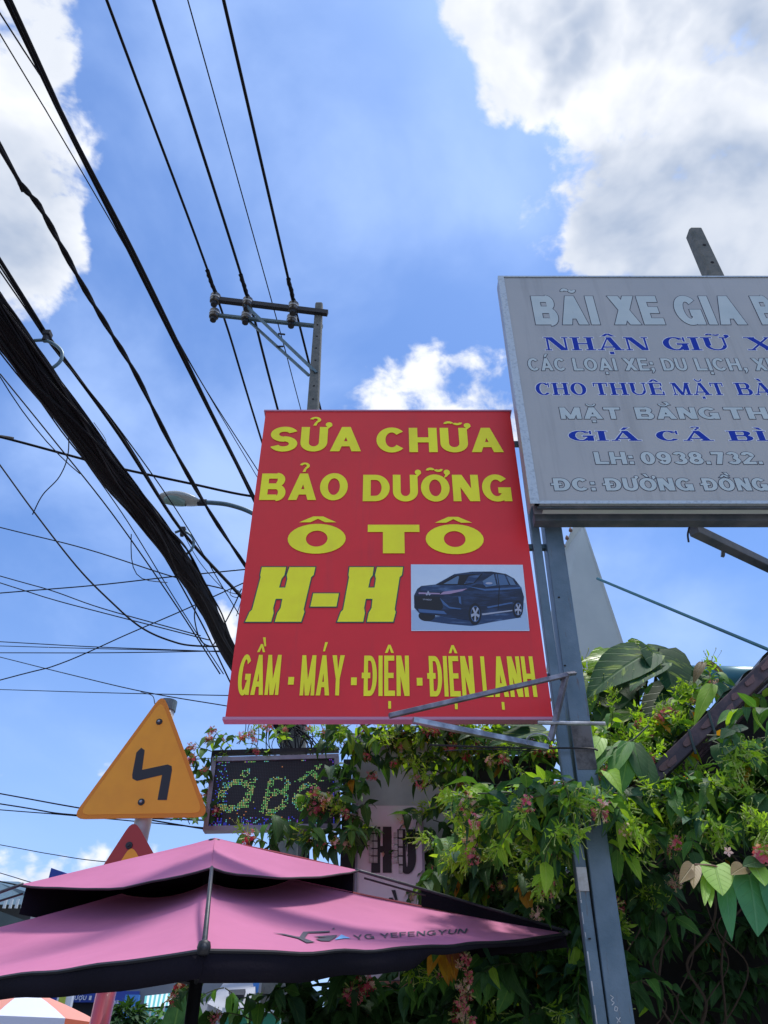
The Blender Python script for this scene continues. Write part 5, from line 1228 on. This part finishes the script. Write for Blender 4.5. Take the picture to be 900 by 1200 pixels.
vine('creeper clothing the wall right of the white letter board', line((508, 960), (520, 1190), 4.5, 4.4, 12, 3) + line((550, 950), (560, 1190), 4.5, 4.4, 10, 3), 5, 260, (.10, .26), Vector((.2, -.4, -.2)), 1.6, (.65, .25, .0, .1), .05, .18, 1.05, step=.045, newp=0.1)
vine('lush bright creeper cascading in front of the steel post', line((552, 945), (680, 925), 3.3, 2.97, 10, 4) + line((600, 935), (690, 945), 3.0, 2.9, 7, 3) + line((690, 945), (740, 925), 3.2, 3.2, 4, 3) + line((562, 975), (640, 970), 3.45, 3.2, 5, 3), 6, 300, (.10, .32), Vector((0, -.35, -.1)), 1.8, (.22, .42, .24, .12), .8, .10, .90, upr=(-.2, .45), step=.04)
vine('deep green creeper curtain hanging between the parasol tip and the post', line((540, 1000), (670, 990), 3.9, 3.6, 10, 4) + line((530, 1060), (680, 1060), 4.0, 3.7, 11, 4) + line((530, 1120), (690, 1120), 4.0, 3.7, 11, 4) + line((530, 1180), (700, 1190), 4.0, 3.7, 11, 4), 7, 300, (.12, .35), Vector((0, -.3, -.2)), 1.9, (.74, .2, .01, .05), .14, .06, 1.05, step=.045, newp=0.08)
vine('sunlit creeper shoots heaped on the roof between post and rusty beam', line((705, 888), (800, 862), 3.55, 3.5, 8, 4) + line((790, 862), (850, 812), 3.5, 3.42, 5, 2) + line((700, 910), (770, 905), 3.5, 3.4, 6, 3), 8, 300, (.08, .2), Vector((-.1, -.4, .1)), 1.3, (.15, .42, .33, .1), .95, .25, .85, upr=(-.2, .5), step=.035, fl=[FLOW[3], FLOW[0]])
vine('creeper hanging over the rusty beam at the right edge', line((800, 935), (915, 872), 3.12, 3.0, 9, 4) + line((860, 868), (920, 838), 3.0, 2.95, 4, 3) + line((800, 955), (915, 915), 3.15, 3.05, 7, 3), 9, 300, (.08, .24), Vector((0, -.35, -.1)), 1.8, (.34, .42, .12, .12), .7, .03, .95, upr=(-.3, .3), step=.04)
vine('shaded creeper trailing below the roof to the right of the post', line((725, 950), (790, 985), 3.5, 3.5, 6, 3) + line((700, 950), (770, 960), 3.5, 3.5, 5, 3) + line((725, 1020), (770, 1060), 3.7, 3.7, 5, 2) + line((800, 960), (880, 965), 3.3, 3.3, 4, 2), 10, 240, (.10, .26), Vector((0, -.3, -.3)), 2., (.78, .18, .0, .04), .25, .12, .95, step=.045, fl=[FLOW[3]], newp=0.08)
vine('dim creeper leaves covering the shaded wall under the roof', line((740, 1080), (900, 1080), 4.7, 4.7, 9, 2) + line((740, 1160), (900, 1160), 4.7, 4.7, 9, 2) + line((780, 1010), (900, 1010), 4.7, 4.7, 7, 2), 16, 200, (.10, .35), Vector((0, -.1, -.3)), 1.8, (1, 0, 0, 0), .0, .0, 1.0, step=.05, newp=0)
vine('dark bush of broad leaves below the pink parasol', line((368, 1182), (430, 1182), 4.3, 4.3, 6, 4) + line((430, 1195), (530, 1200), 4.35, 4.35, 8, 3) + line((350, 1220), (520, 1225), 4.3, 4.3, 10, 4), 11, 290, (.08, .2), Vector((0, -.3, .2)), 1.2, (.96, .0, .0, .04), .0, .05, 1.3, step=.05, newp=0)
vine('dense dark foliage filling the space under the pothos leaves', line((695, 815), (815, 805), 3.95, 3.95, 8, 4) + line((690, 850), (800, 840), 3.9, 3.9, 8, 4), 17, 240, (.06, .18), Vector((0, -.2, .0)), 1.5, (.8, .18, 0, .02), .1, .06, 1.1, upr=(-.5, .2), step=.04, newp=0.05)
vine('low leafy shoot to the left of the dark bush', line((312, 1196), (348, 1168), 4.2, 4.3, 4, 2), 12, 90, (.1, .25), Vector((-.1, -.3, -.1)), 1.5, (.8, .15, 0, .05), .0, .1, 1.1, step=.06, newp=0.1)
vine('creeper heap at the far right below the beam end', line((860, 930), (930, 950), 3.0, 2.9, 4, 3), 13, 120, (.06, .16), Vector((0, -.3, -.1)), 1.6, (.5, .4, .05, .05), .4, .0, .9, step=.04)
# hanging flower spray
fs_ = thing('flower_spray', 'long hanging spray of pink flowers below the parasol tip', 'flowers', at(548, 1120, 3.6)); rr = random.Random(9)
g = MB(); g.tube(smoothpath([at(545, 1105, 3.6), at(548, 1150, 3.58), at(545, 1200, 3.56)]), .003, 5); g.build('stem', 'stem', fs_)
for k in range(11): place(FLOW[(0, 3, 1, 0, 3, 2, 1, 0, 3, 4, 0)[k]], fs_, at(547 + rr.uniform(-9, 9), 1122 + k * 8.5, 3.57 + rr.uniform(-.04, .04)), Matrix.Rotation(rr.uniform(0, 6), 3, 'Z'), rr.uniform(.38, .62), 'flower_cluster')

# individually placed larger leaves
BIG = {}
def big(m, L_, W_, fold=.25, droop=.3, heart=1., st=8, seed=0, wave=.01):
    k = (m, L_, W_, fold, droop, heart, seed)
    if k not in BIG: BIG[k] = leaf_mesh('leaf', L_, W_, st, fold, droop, m, heart, seed, wave)[0]
    return BIG[k]
def two(parent, m, pa, pb, Ya, Yb, w, tilt=0., fold=.25, droop=.25, heart=.8, seed=0, label=None):
    """a leaf from its stalk end to its tip"""
    a, b = at(*pa, Ya), at(*pb, Yb); L_ = (b - a).length; o = place(big(m, 1., w, fold, droop, heart, 8, seed), parent, a, basis(b - a, Vector((0, -.9, .42)), tilt), L_)
    if label: o['label'] = label
    return o
po = thing('pothos_plant', 'climbing pothos with large cream streaked leaves on the roof behind the post', 'plant', at(740, 860, 3.75))
for a in (('leaf_pothos_pale', (738, 768), (682, 766), 3.8, 3.7, .50, .2), ('leaf_pothos', (758, 766), (688, 801), 3.7, 3.55, .60, .1), ('leaf_pothos_pale', (736, 752), (770, 770), 3.75, 3.65, .45, .3), ('leaf_pothos', (756, 760), (818, 778), 3.85, 3.75, .50, -.1), ('leaf_pothos', (772, 764), (798, 810), 3.72, 3.55, .85, -.2),
          ('leaf_pothos', (775, 778), (738, 796), 3.68, 3.5, .50, .3), ('leaf_pothos', (815, 796), (768, 815), 3.7, 3.6, .4, .1), ('leaf_pothos_pale', (712, 764), (690, 785), 3.82, 3.75, .7, .2), ('leaf_dark', (700, 815), (750, 830), 3.7, 3.6, .6, .2), ('leaf_dark', (760, 820), (820, 818), 3.75, 3.7, .6, .1), ('leaf_dark', (725, 800), (700, 840), 3.75, 3.6, .7, .1),
          ('leaf_dark', (790, 810), (760, 850), 3.75, 3.6, .7, .1), ('leaf_mid', (690, 800), (684, 840), 3.7, 3.6, .5, .1), ('leaf_pothos_pale', (745, 835), (695, 850), 3.62, 3.5, .45, .4), ('leaf_pothos_pale', (715, 862), (690, 866), 3.6, 3.5, .6, .4), ('leaf_pothos', (640, 856), (572, 862), 3.95, 3.85, .45, .3), ('leaf_pothos', (620, 850), (590, 846), 3.95, 3.9, .45, .3),
          ('leaf_pothos_pale', (690, 790), (676, 800), 3.8, 3.7, .9, .3), ('leaf_dark', (740, 790), (690, 820), 3.85, 3.8, .8, .0), ('leaf_dark', (790, 780), (820, 820), 3.85, 3.8, .8, .0), ('leaf_mid', (757, 812), (764, 800), 3.6, 3.55, .5, .0)):
    two(po, a[0], a[1], a[2], a[3], a[4], a[5], a[6], seed=len(BIG) % 4, droop=.18)
g = MB()
for k in range(9): g.tube(smoothpath([at(740 + k * 4, 870, 3.75), at(735 + k * 7, 830, 3.8), at((735, 752, 742, 760, 772, 768, 815, 705, 700)[k], (772, 768, 752, 762, 760, 775, 800, 770, 815)[k], 3.8)]), .005, 6)
g.build('stem', 'stem', po)
yr_ = thing('young_shoot', 'reddish young leaves on a thin stalk in front of the teal awning', 'plant', at(828, 790, 3.5))
two(yr_, 'leaf_young', (826, 775), (850, 788), 3.5, 3.45, .38, .4); two(yr_, 'leaf_young', (824, 776), (812, 795), 3.5, 3.45, .35, .2); g = MB(); g.tube(smoothpath([at(822, 776, 3.5), at(830, 784, 3.5), at(836, 815, 3.45)]), .003, 5); g.build('stem', 'stem_red', yr_)
ar = thing('arching_leaf_shoot', 'light green arching leaves just left of the rusty beam', 'plant', at(835, 830, 3.3))
two(ar, 'leaf_new', (835, 802), (815, 835), 3.3, 3.2, .3, .1, droop=.3); two(ar, 'leaf_blue', (838, 802), (866, 824), 3.3, 3.2, .4, .2, droop=.4); two(ar, 'leaf_blue', (875, 852), (832, 858), 3.05, 3.0, .28, .1); two(ar, 'leaf_mid', (858, 834), (842, 842), 3.05, 3.0, .4, .1); g = MB(); g.tube(smoothpath([at(820, 850, 3.4), at(828, 818, 3.35), at(840, 801, 3.3)]), .003, 5); g.build('stem', 'stem', ar)
dl = thing('drooping_leaves', 'long drooping green leaves right beside the steel post', 'plant', at(720, 880, 3.1))
for pa, pb, m in (((735, 870), (712, 905), 'leaf_mid'), ((738, 872), (730, 925), 'leaf_mid'), ((742, 872), (756, 915), 'leaf_dark'), ((722, 905), (705, 935), 'leaf_blue'), ((745, 880), (775, 925), 'leaf_dark'), ((704, 865), (692, 890), 'leaf_bright'), ((712, 875), (698, 896), 'leaf_mid'), ((690, 930), (710, 958), 'leaf_blue'), ((735, 925), (768, 950), 'leaf_dark'), ((680, 945), (712, 980), 'leaf_dark'), ((660, 928), (650, 950), 'leaf_mid')):
    two(dl, m, pa, pb, 3.15, 3.05, .42, random.uniform(-.4, .4), droop=.2)
g = MB(); g.tube(smoothpath([at(760, 850, 3.2), at(740, 868, 3.17), at(712, 880, 3.12)]), .004, 5); g.build('stem', 'stem', dl)
yl = thing('yellowing_leaves', 'bunch of yellow and rusty dying leaves under the parasol edge', 'leaves', at(515, 1105, 3.62))
for pa, pb, m in (((520, 1115), (530, 1148), 'leaf_yellow'), ((512, 1112), (501, 1140), 'leaf_yellow'), ((520, 1120), (524, 1152), 'leaf_yellow'), ((528, 1105), (535, 1140), 'leaf_rust'), ((522, 1100), (528, 1125), 'leaf_rust'), ((515, 1100), (508, 1125), 'leaf_mid'), ((528, 1118), (534, 1146), 'leaf_yellow')): two(yl, m, pa, pb, 3.62, 3.58, .52, random.uniform(-.3, .3))
g = MB(); g.tube([at(520, 1075, 3.7), at(520, 1115, 3.62)], .004, 5); g.build('stem', 'stem_brown', yl)
cl = thing('broad_leaf_shoot', 'broad dark green leaves beside the hanging pink flowers', 'plant', at(575, 1100, 3.7))
for pa, pb, m in (((570, 1105), (585, 1135), 'leaf_blue'), ((560, 1130), (588, 1155), 'leaf_blue'), ((548, 1140), (565, 1172), 'leaf_mid'), ((600, 1150), (585, 1185), 'leaf_mid'), ((562, 1122), (552, 1132), 'leaf_mid')): two(cl, m, pa, pb, 3.7, 3.65, .65, random.uniform(-.3, .3))
g = MB(); g.tube(smoothpath([at(560, 1095, 3.72), at(572, 1120, 3.7), at(575, 1160, 3.7)]), .004, 5); g.build('stem', 'stem', cl)
# near sprig at the right edge
ns = thing('near_sprig', 'bright light green sprig with a pink blossom close to the camera at the right edge', 'creeper', at(880, 1020, 1.5))
F = 1.5
for m, pa, pb, w_, tl, dr in (('leaf_bright', (838, 1016), (847, 1048), .88, .15, .05), ('leaf_green_big', (850, 1030), (857, 1102), .30, .5, .03), ('leaf_green_big', (878, 1026), (891, 1094), .72, -.1, .1), ('leaf_bright', (884, 1014), (897, 1037), .80, -.2, .05), ('leaf_bright', (828, 1026), (826, 1060), .28, .2, .05),
                              ('leaf_bright', (831, 1034), (833, 1062), .27, .2, .05), ('leaf_young', (812, 1014), (798, 1032), .45, .0, .1), ('leaf_young', (814, 1014), (813, 1038), .42, .2, .1), ('leaf_young', (872, 1016), (858, 1022), .55, .2, .1), ('leaf_dark', (890, 1010), (872, 1012), .5, .2, .1), ('leaf_green_big', (905, 1030), (912, 1085), .6, -.1, .1)):
    a, b = at(*pa, F), at(*pb, F - .04); o = place(big(m, 1., w_, .18, dr, .9, 10, 1, .004), ns, a, basis(b - a, Vector((0, -1, .25)), tl), (b - a).length)
g = MB(); g.tube(smoothpath([at(814, 1013, F), at(838, 1015, F), at(858, 1026, F), at(884, 1017, F), at(925, 1008, F)]), .0017, 6); g.build('stem', 'stem_red', ns)
rr = random.Random(21)
g = MB()
for k in range(12):
    c = at(888 + rr.uniform(0, 14), 1000 + rr.uniform(-6, 8), F); ax = Vector((rr.gauss(-.3, .5), -.8, rr.gauss(-.3, .4))).normalized(); star(g, c, ax, .013, 'petal_pink' if rr.random() < .75 else 'petal_pale', rr)
for x in (887, 890, 897): g.tube(smoothpath([at(x, 996, F), at(x - 2, 988, F), at(x + 4, 976, F)]), .0012, 4, 'bud')
g.build('blossom', parent=ns)
for k in range(7): place(SPR[k % 4], ns, at(886 + rr.uniform(0, 22), 975 + rr.uniform(-8, 8), F), basis(Vector((rr.gauss(0, .5), -.3, rr.gauss(0, .5))), Vector((0, 0, 1))), .42, 'sprig')
pf = thing('single_blossom', 'small pale star blossom hanging alone in the dark gap left of the near sprig', 'flower', at(853, 997, 2.4)); g = MB(); star(g, at(853, 998, 2.4), Vector((0, -1, -.1)).normalized(), .016, 'petal_pale', rr); g.build('petals', parent=pf)
g = MB(); g.tube([at(853, 997, 2.405), at(849, 985, 2.42)], .001, 4); g.build('stem', 'stem', pf)
# roots in the dark corner
rw = thing('bare_vine', 'thin bare brown vine stems climbing the dark wall at lower right', 'vine', at(790, 1150, 4.2)); rr = random.Random(31)
for k in range(9):
    x = 740 + k * 16; pts = [at(x + rr.uniform(-25, 25), 1220 - j * 45, 4.5 - .05 * rr.random()) for j in range(6)]; g = MB(); g.tube(smoothpath(pts), rr.uniform(.003, .007), 5); g.build('stem', 'stem_brown', rw)

# big leaf plant in front of the far street
bl_ = thing('banana_leaf', 'large folded dark green leaf left of the parasol pole', 'plant', at(205, 1230, 5.2))
o = place(big('leaf_blue', 1., .42, .4, .15, .3, 10, 3, .01), bl_, at(196, 1245, 5.2), basis(at(215, 1150, 5.0) - at(196, 1245, 5.2), Vector((0, -1, .2)), .3), (at(215, 1150, 5.0) - at(196, 1245, 5.2)).length)
o = place(big('leaf_dark', 1., .4, .4, .15, .3, 10, 2, .01), bl_, at(236, 1235, 5.2), basis(at(222, 1158, 5.1) - at(236, 1235, 5.2), Vector((0, -1, .2)), -.3), (at(222, 1158, 5.1) - at(236, 1235, 5.2)).length)
g = MB(); g.tube([at(205, 1300, 5.2), at(200, 1235, 5.2)], .012, 6); g.build('stem', 'stem', bl_)
vine('pink flowered creeper strand hanging right behind the parasol pole', line((244, 1150), (250, 1160), 4.6, 4.6, 2, 2), 15, 60, (.1, .18), Vector((0, -.2, -.5)), 2.2, (.8, .2, 0, 0), .0, .5, 1.1, step=.05, fl=[FLOW[2]])
def bush(label, p, n, rad, mixk, seed, s=2.0, name='shrub'):
    r = random.Random(seed); o = thing(name, label, 'shrub', p); g = MB(); g.uv = []
    for k in range(n):
        a = Vector((r.gauss(0, 1), r.gauss(0, 1), r.gauss(0, 1))).normalized() * rad * r.uniform(.3, 1) ** .6; a.z *= .8; pos = Vector(p) + a
        _, vs, uv, fs = LEAF[r.choice(mixk)][r.randrange(3)]; b = basis(a + Vector((0, 0, -.2)) * rad, Vector((r.gauss(0, .4), r.gauss(0, .4), 1))); g.mesh([pos + b @ (Vector(q) * s) for q in vs], fs, mixk[k % len(mixk)]); g.uv += uv
    g.build('leaves', parent=o, kind='stuff', smooth=True)
    g = MB(); g.tube([(p[0], p[1], 0), (p[0], p[1], p[2])], [.04, .02], 6); g.build('trunk', 'stem_brown', o); return o
bush('dense small leaved shrub beside the red banded pole', at(146, 1203, 8), 900, .21, ('leaf_dark',), 51, .75)
bush('potted leafy plant under the teal striped awning', at(190, 1196, 7.6), 90, .10, ('leaf_mid', 'leaf_dark'), 52, .8)

# ------------------------------------------------------------------ far street seen below the parasol
sp_ = thing('street_parasol', 'orange and white sectored vendor parasol beyond the road at lower left', 'parasol', (at(25, 1175, 9).x, 9, 0))
pc = at(32, 1161, 9); rim = .80; ra = 8
for k in range(ra):
    a0, a1 = 2 * math.pi * (k + .12) / ra, 2 * math.pi * (k + 1.12) / ra; m = 'para_orange' if k % 2 == 1 else 'para_white'
    pt = lambda a, t: pc + Vector((math.cos(a) * rim * t, math.sin(a) * rim * t, -.27 * t ** 1.25))
    g = MB()
    for j in range(4):
        t0, t1 = j / 4, (j + 1) / 4; g.face([pt(a0, t0), pt(a1, t0), pt(a1, t1), pt(a0, t1)] if j else [pt(a0, 0), pt(a1, t1), pt(a0, t1)])
    o = g.build('panel', m, sp_)
    g = MB(); g.face([pt(a0, 1), pt(a1, 1), pt(a1, 1) - Vector((0, 0, .16)), pt(a0, 1) - Vector((0, 0, .16))]); g.build('valance', 'para_red' if k % 2 else 'para_white', sp_)
g = MB(); g.tube([(pc.x, pc.y, 0), (pc.x, pc.y, pc.z + .06)], .02, 8); g.build('pole', 'pole_white', sp_)
g = MB()
for q in ((0, 0), (.5, .0), (1, .4)):
    pass
# small pink mark and lines printed on the white sector
pm = MB()
def pmark(x, y, w_, h_, m): c = at(x, y, 8.02 + (1180 - y) * .012); pm.face([c + Vector((-w_, 0, -h_)), c + Vector((w_, 0, -h_)), c + Vector((w_, 0, h_)), c + Vector((-w_, 0, h_))], m)
pm = None
# shops
def shop(name, label, x0, x1, ytop, Y, m, depth=5, extra=None):
    a, b = at(x0, ytop, Y), at(x1, ytop, Y); o = thing(name, label, 'building', ((a.x + b.x) / 2, Y, 0))
    g = MB(); g.box(((a.x + b.x) / 2, Y + depth / 2, a.z / 2), (b.x - a.x, depth, a.z)); g.build('wall', m, o); return o, a, b
o, a, b = shop('shophouse', 'dark fronted shophouse with a blue name board behind the vendor parasol', -120, 128, 1168, 14, 'far_dark')
g = MB(); bz = at(60, 1163, 13.9); z0_, z1_ = at(60, 1175, 13.9).z, at(60, 1150, 13.9).z; x0_, x1_ = at(40, 1165, 13.9).x, at(150, 1165, 13.9).x
g.box(((x0_ + x1_) / 2, 13.9, (z0_ + z1_) / 2), (x1_ - x0_, .1, z1_ - z0_)); nbd = g.build('name_board', 'far_blue', o)
def farword(parent, s, x0, x1, yb, yt, Y, m): word(parent, s, x0, x1, yb, yt, Y, .18, .16, False, m, gap=.18, lift=.01)
def farletters(par_, s, x0, x1, yb, yt, Y, m):
    a_, b_, c_ = at(x0, yb, Y), at(x1, yb, Y), at(x0, yt, Y); gl = [marked(ch, .2, .18, False) for ch in s]; tot = sum(w for _, w in gl) + .16 * (len(s) - 1); f = (b_.x - a_.x) / tot; x = 0; mb = MB()
    for pr, w in gl:
        put = lambda u, v, l, x=x: (a_.x + x + u, Y - l * 20, a_.z + v); add_prims(mb, pr, f, c_.z - a_.z, 0, put, .0005, m); x += (w + .16) * f
    return mb.build('lettering', parent=par_, kind='stuff')
farletters(o, 'NY NƯỢU K', 70, 107, 1172, 1167, 13.83, 'white_print')
g = MB(); q0, q1 = at(131, 1162, 12), at(160, 1186, 12); g.box(((q0.x + q1.x) / 2, 12, (q0.z + q1.z) / 2), (q1.x - q0.x, .1, q0.z - q1.z)); bb = g.build('banner', 'far_blue'); tag(bb, 'blue banner with white characters right of the red banded pole', 'banner')
farletters(bb, 'ĐIA', 132, 139, 1177, 1172, 11.93, 'white_print'); farletters(bb, 'Ố', 131, 134, 1184, 1179, 11.93, 'white_print')
g = MB(); q0, q1 = at(148, 1166, 11.5), at(159, 1194, 11.5); g.box(((q0.x + q1.x) / 2, 11.5, (q0.z + q1.z) / 2), (q1.x - q0.x, .08, q0.z - q1.z)); tag(g.build('light_blue_panel', 'far_blue2'), 'light blue hanging panel next to the blue banner', 'panel')
g = MB(); q0, q1 = at(66, 1180, 11), at(79, 1200, 11); g.box(((q0.x + q1.x) / 2, 11, (q0.z + q1.z) / 2), (q1.x - q0.x, .08, q0.z - q1.z + .3), m='white_print'); g.box(((q0.x + q1.x) / 2 - .02, 10.95, (q0.z + q1.z) / 2), (q1.x - q0.x - .1, .02, q0.z - q1.z + .2), m='lime'); tag(g.build('lime_placard'), 'lime green placard in a white frame right of the vendor parasol', 'placard')
o, a, b = shop('shophouse', 'grey shophouse behind the teal striped awning', 150, 300, 1150, 12, 'far_wall')
aw = thing('striped_awning', 'teal and white striped awning beyond the road', 'awning', at(180, 1185, 10.5))
P0, P1, P2_, P3 = at(170, 1167, 11.2), at(208, 1163, 11.2), at(204, 1178, 10.2), at(168, 1181, 10.2)
for k in range(14):
    u0, u1 = k / 14, (k + 1) / 14; g = MB(); g.prism([P0.lerp(P1, u0), P0.lerp(P1, u1), P3.lerp(P2_, u1), P3.lerp(P2_, u0)], (0, 0, -.02)); o_ = g.build('stripe', 'awn_teal' if k % 2 == 0 else 'awn_white', aw)
    A_, B_ = P3.lerp(P2_, u0), P3.lerp(P2_, u1); g = MB(); g.prism([A_, B_, B_ - Vector((0, 0, .22 + .05 * (k % 2))), A_ - Vector((0, 0, .22 + .05 * (k % 2)))], (0, .01, 0)); g.build('valance', 'awn_teal' if k % 3 else 'awn_white', o_)
# market stall with green front and pale roof, right of the parasol pole
st = thing('food_stall', 'market stall with green front board and pale slanted roof panels', 'stall', at(285, 1195, 6.5))
g = MB(); g.prism([at(243, 1176, 6.6), at(262, 1152, 7.4), at(300, 1150, 7.4), at(296, 1184, 6.4), at(263, 1186, 6.4)], (0, .05, -.03)); g.build('roof_panel', 'far_wall2', st)
g = MB(); g.prism([at(268, 1164, 6.9), at(288, 1163, 6.9), at(286, 1170, 6.7), at(270, 1170, 6.7)], (0, -.03, .02)); g.build('roof_vent', 'far_dark', st)
g = MB(); q0, q1 = at(263, 1186, 6.3), at(325, 1230, 6.3); g.box(((q0.x + q1.x) / 2, 6.35, (q0.z + q1.z) / 2), (q1.x - q0.x, .08, q0.z - q1.z)); g.build('front_board', 'far_green', st)
g = MB(); g.box(((q0.x + q1.x) / 2, 6.31, q0.z + .01), (q1.x - q0.x + .03, .04, .03)); g.build('board_rim', 'awn_white', st)
g = MB(); cc = at(284, 1198, 6.29)
for rad in (.055, .085):
    for k in range(20):
        a0 = 2 * math.pi * k / 20; a1 = a0 + (.28 if rad > .06 else .32); g.face([cc + Vector((math.cos(a0) * rad, 0, math.sin(a0) * rad)), cc + Vector((math.cos(a1) * rad, 0, math.sin(a1) * rad)), cc + Vector((math.cos(a1) * (rad - .008), 0, math.sin(a1) * (rad - .008))), cc + Vector((math.cos(a0) * (rad - .008), 0, math.sin(a0) * (rad - .008)))])
g.build('emblem', 'awn_white', st, kind='stuff')
g = MB(); g.prism([at(232, 1175, 6.7), at(250, 1172, 6.7), at(262, 1200, 6.6), at(258, 1215, 6.6), at(238, 1215, 6.6)], (0, .3, 0)); tag(g.build('grey_sheet', 'far_wall2'), 'pale grey plastic sheet bunched between parasol pole and stall', 'sheet')
g = MB(); g.prism([at(296, 1150, 7.2), at(304, 1150, 7.2), at(300, 1175, 7.2)], (0, .02, 0)); tag(g.build('blue_pennant', 'far_blue2'), 'small blue triangular flap beside the stall roof', 'flap')
g = MB(); g.prism([at(303, 1148, 8), at(345, 1148, 8), at(345, 1190, 8), at(300, 1190, 8)], (0, .1, 0)); tag(g.build('speckled_sheet', 'far_wall2'), 'pale speckled sheet behind the leafy shoot', 'sheet')
# left: roofs, tarpaulin, parking sign
o, a, b = shop('tin_roofed_house', 'far house with pale sloping tin roof at the left edge', -160, 40, 1058, 24, 'far_wall', 8)
g = MB(); g.prism([at(-160, 1030, 25), at(0, 1035, 24), at(52, 1052, 22), at(50, 1060, 22), at(-160, 1060, 22)], (0, 1.2, .3)); g.build('roof', 'galv', o)
for k in range(5):
    g = MB(); q = at(6 + k * 7, 1059, 21.9); g.box(q, (.06, .06, .22)); g.build('window_bar', 'awn_white', o)
g = MB(); tp = [at(-90, 1060, 12), at(0, 1068, 11.5), at(28, 1078, 11.2), at(52, 1082, 11), at(40, 1120, 11), at(-90, 1130, 12)]; g.prism(tp, (0, .3, 0)); tag(g.build('tarpaulin', 'tarp'), 'dark grey green tarpaulin behind the parasol left side', 'tarpaulin')
pk = thing('parking_sign', 'small blue square sign with a white ring rising behind the pink parasol', 'sign', at(66, 1060, 9))
q = [at(60, 1017, 9), at(92, 1028, 9), at(86, 1062, 9), at(52, 1048, 9)]
g = MB(); g.prism(q, (0, .03, 0)); g.build('plate', 'far_blue2' if False else 'far_blue', pk)
cx_ = (q[0] + q[1] + q[2] + q[3]) / 4 + Vector((-.02, -.006, -.01)); g = MB()
for k in range(24):
    a0, a1 = 2 * math.pi * k / 24, 2 * math.pi * (k + 1) / 24
    g.face([cx_ + Vector((math.cos(a) * r_, 0, math.sin(a) * r_)) for a, r_ in ((a0, .125), (a1, .125), (a1, .108), (a0, .108))])
g.face([cx_ + Vector(v) for v in ((-.03, 0, -.07), (.0, 0, -.07), (.0, 0, .07), (-.03, 0, .07))]); g.build('ring', 'far_blue2', pk)
g = MB(); g.tube([(cx_.x, 9.04, 0), (cx_.x, 9.04, cx_.z)], .03, 8); g.build('post', 'pole_white', pk)
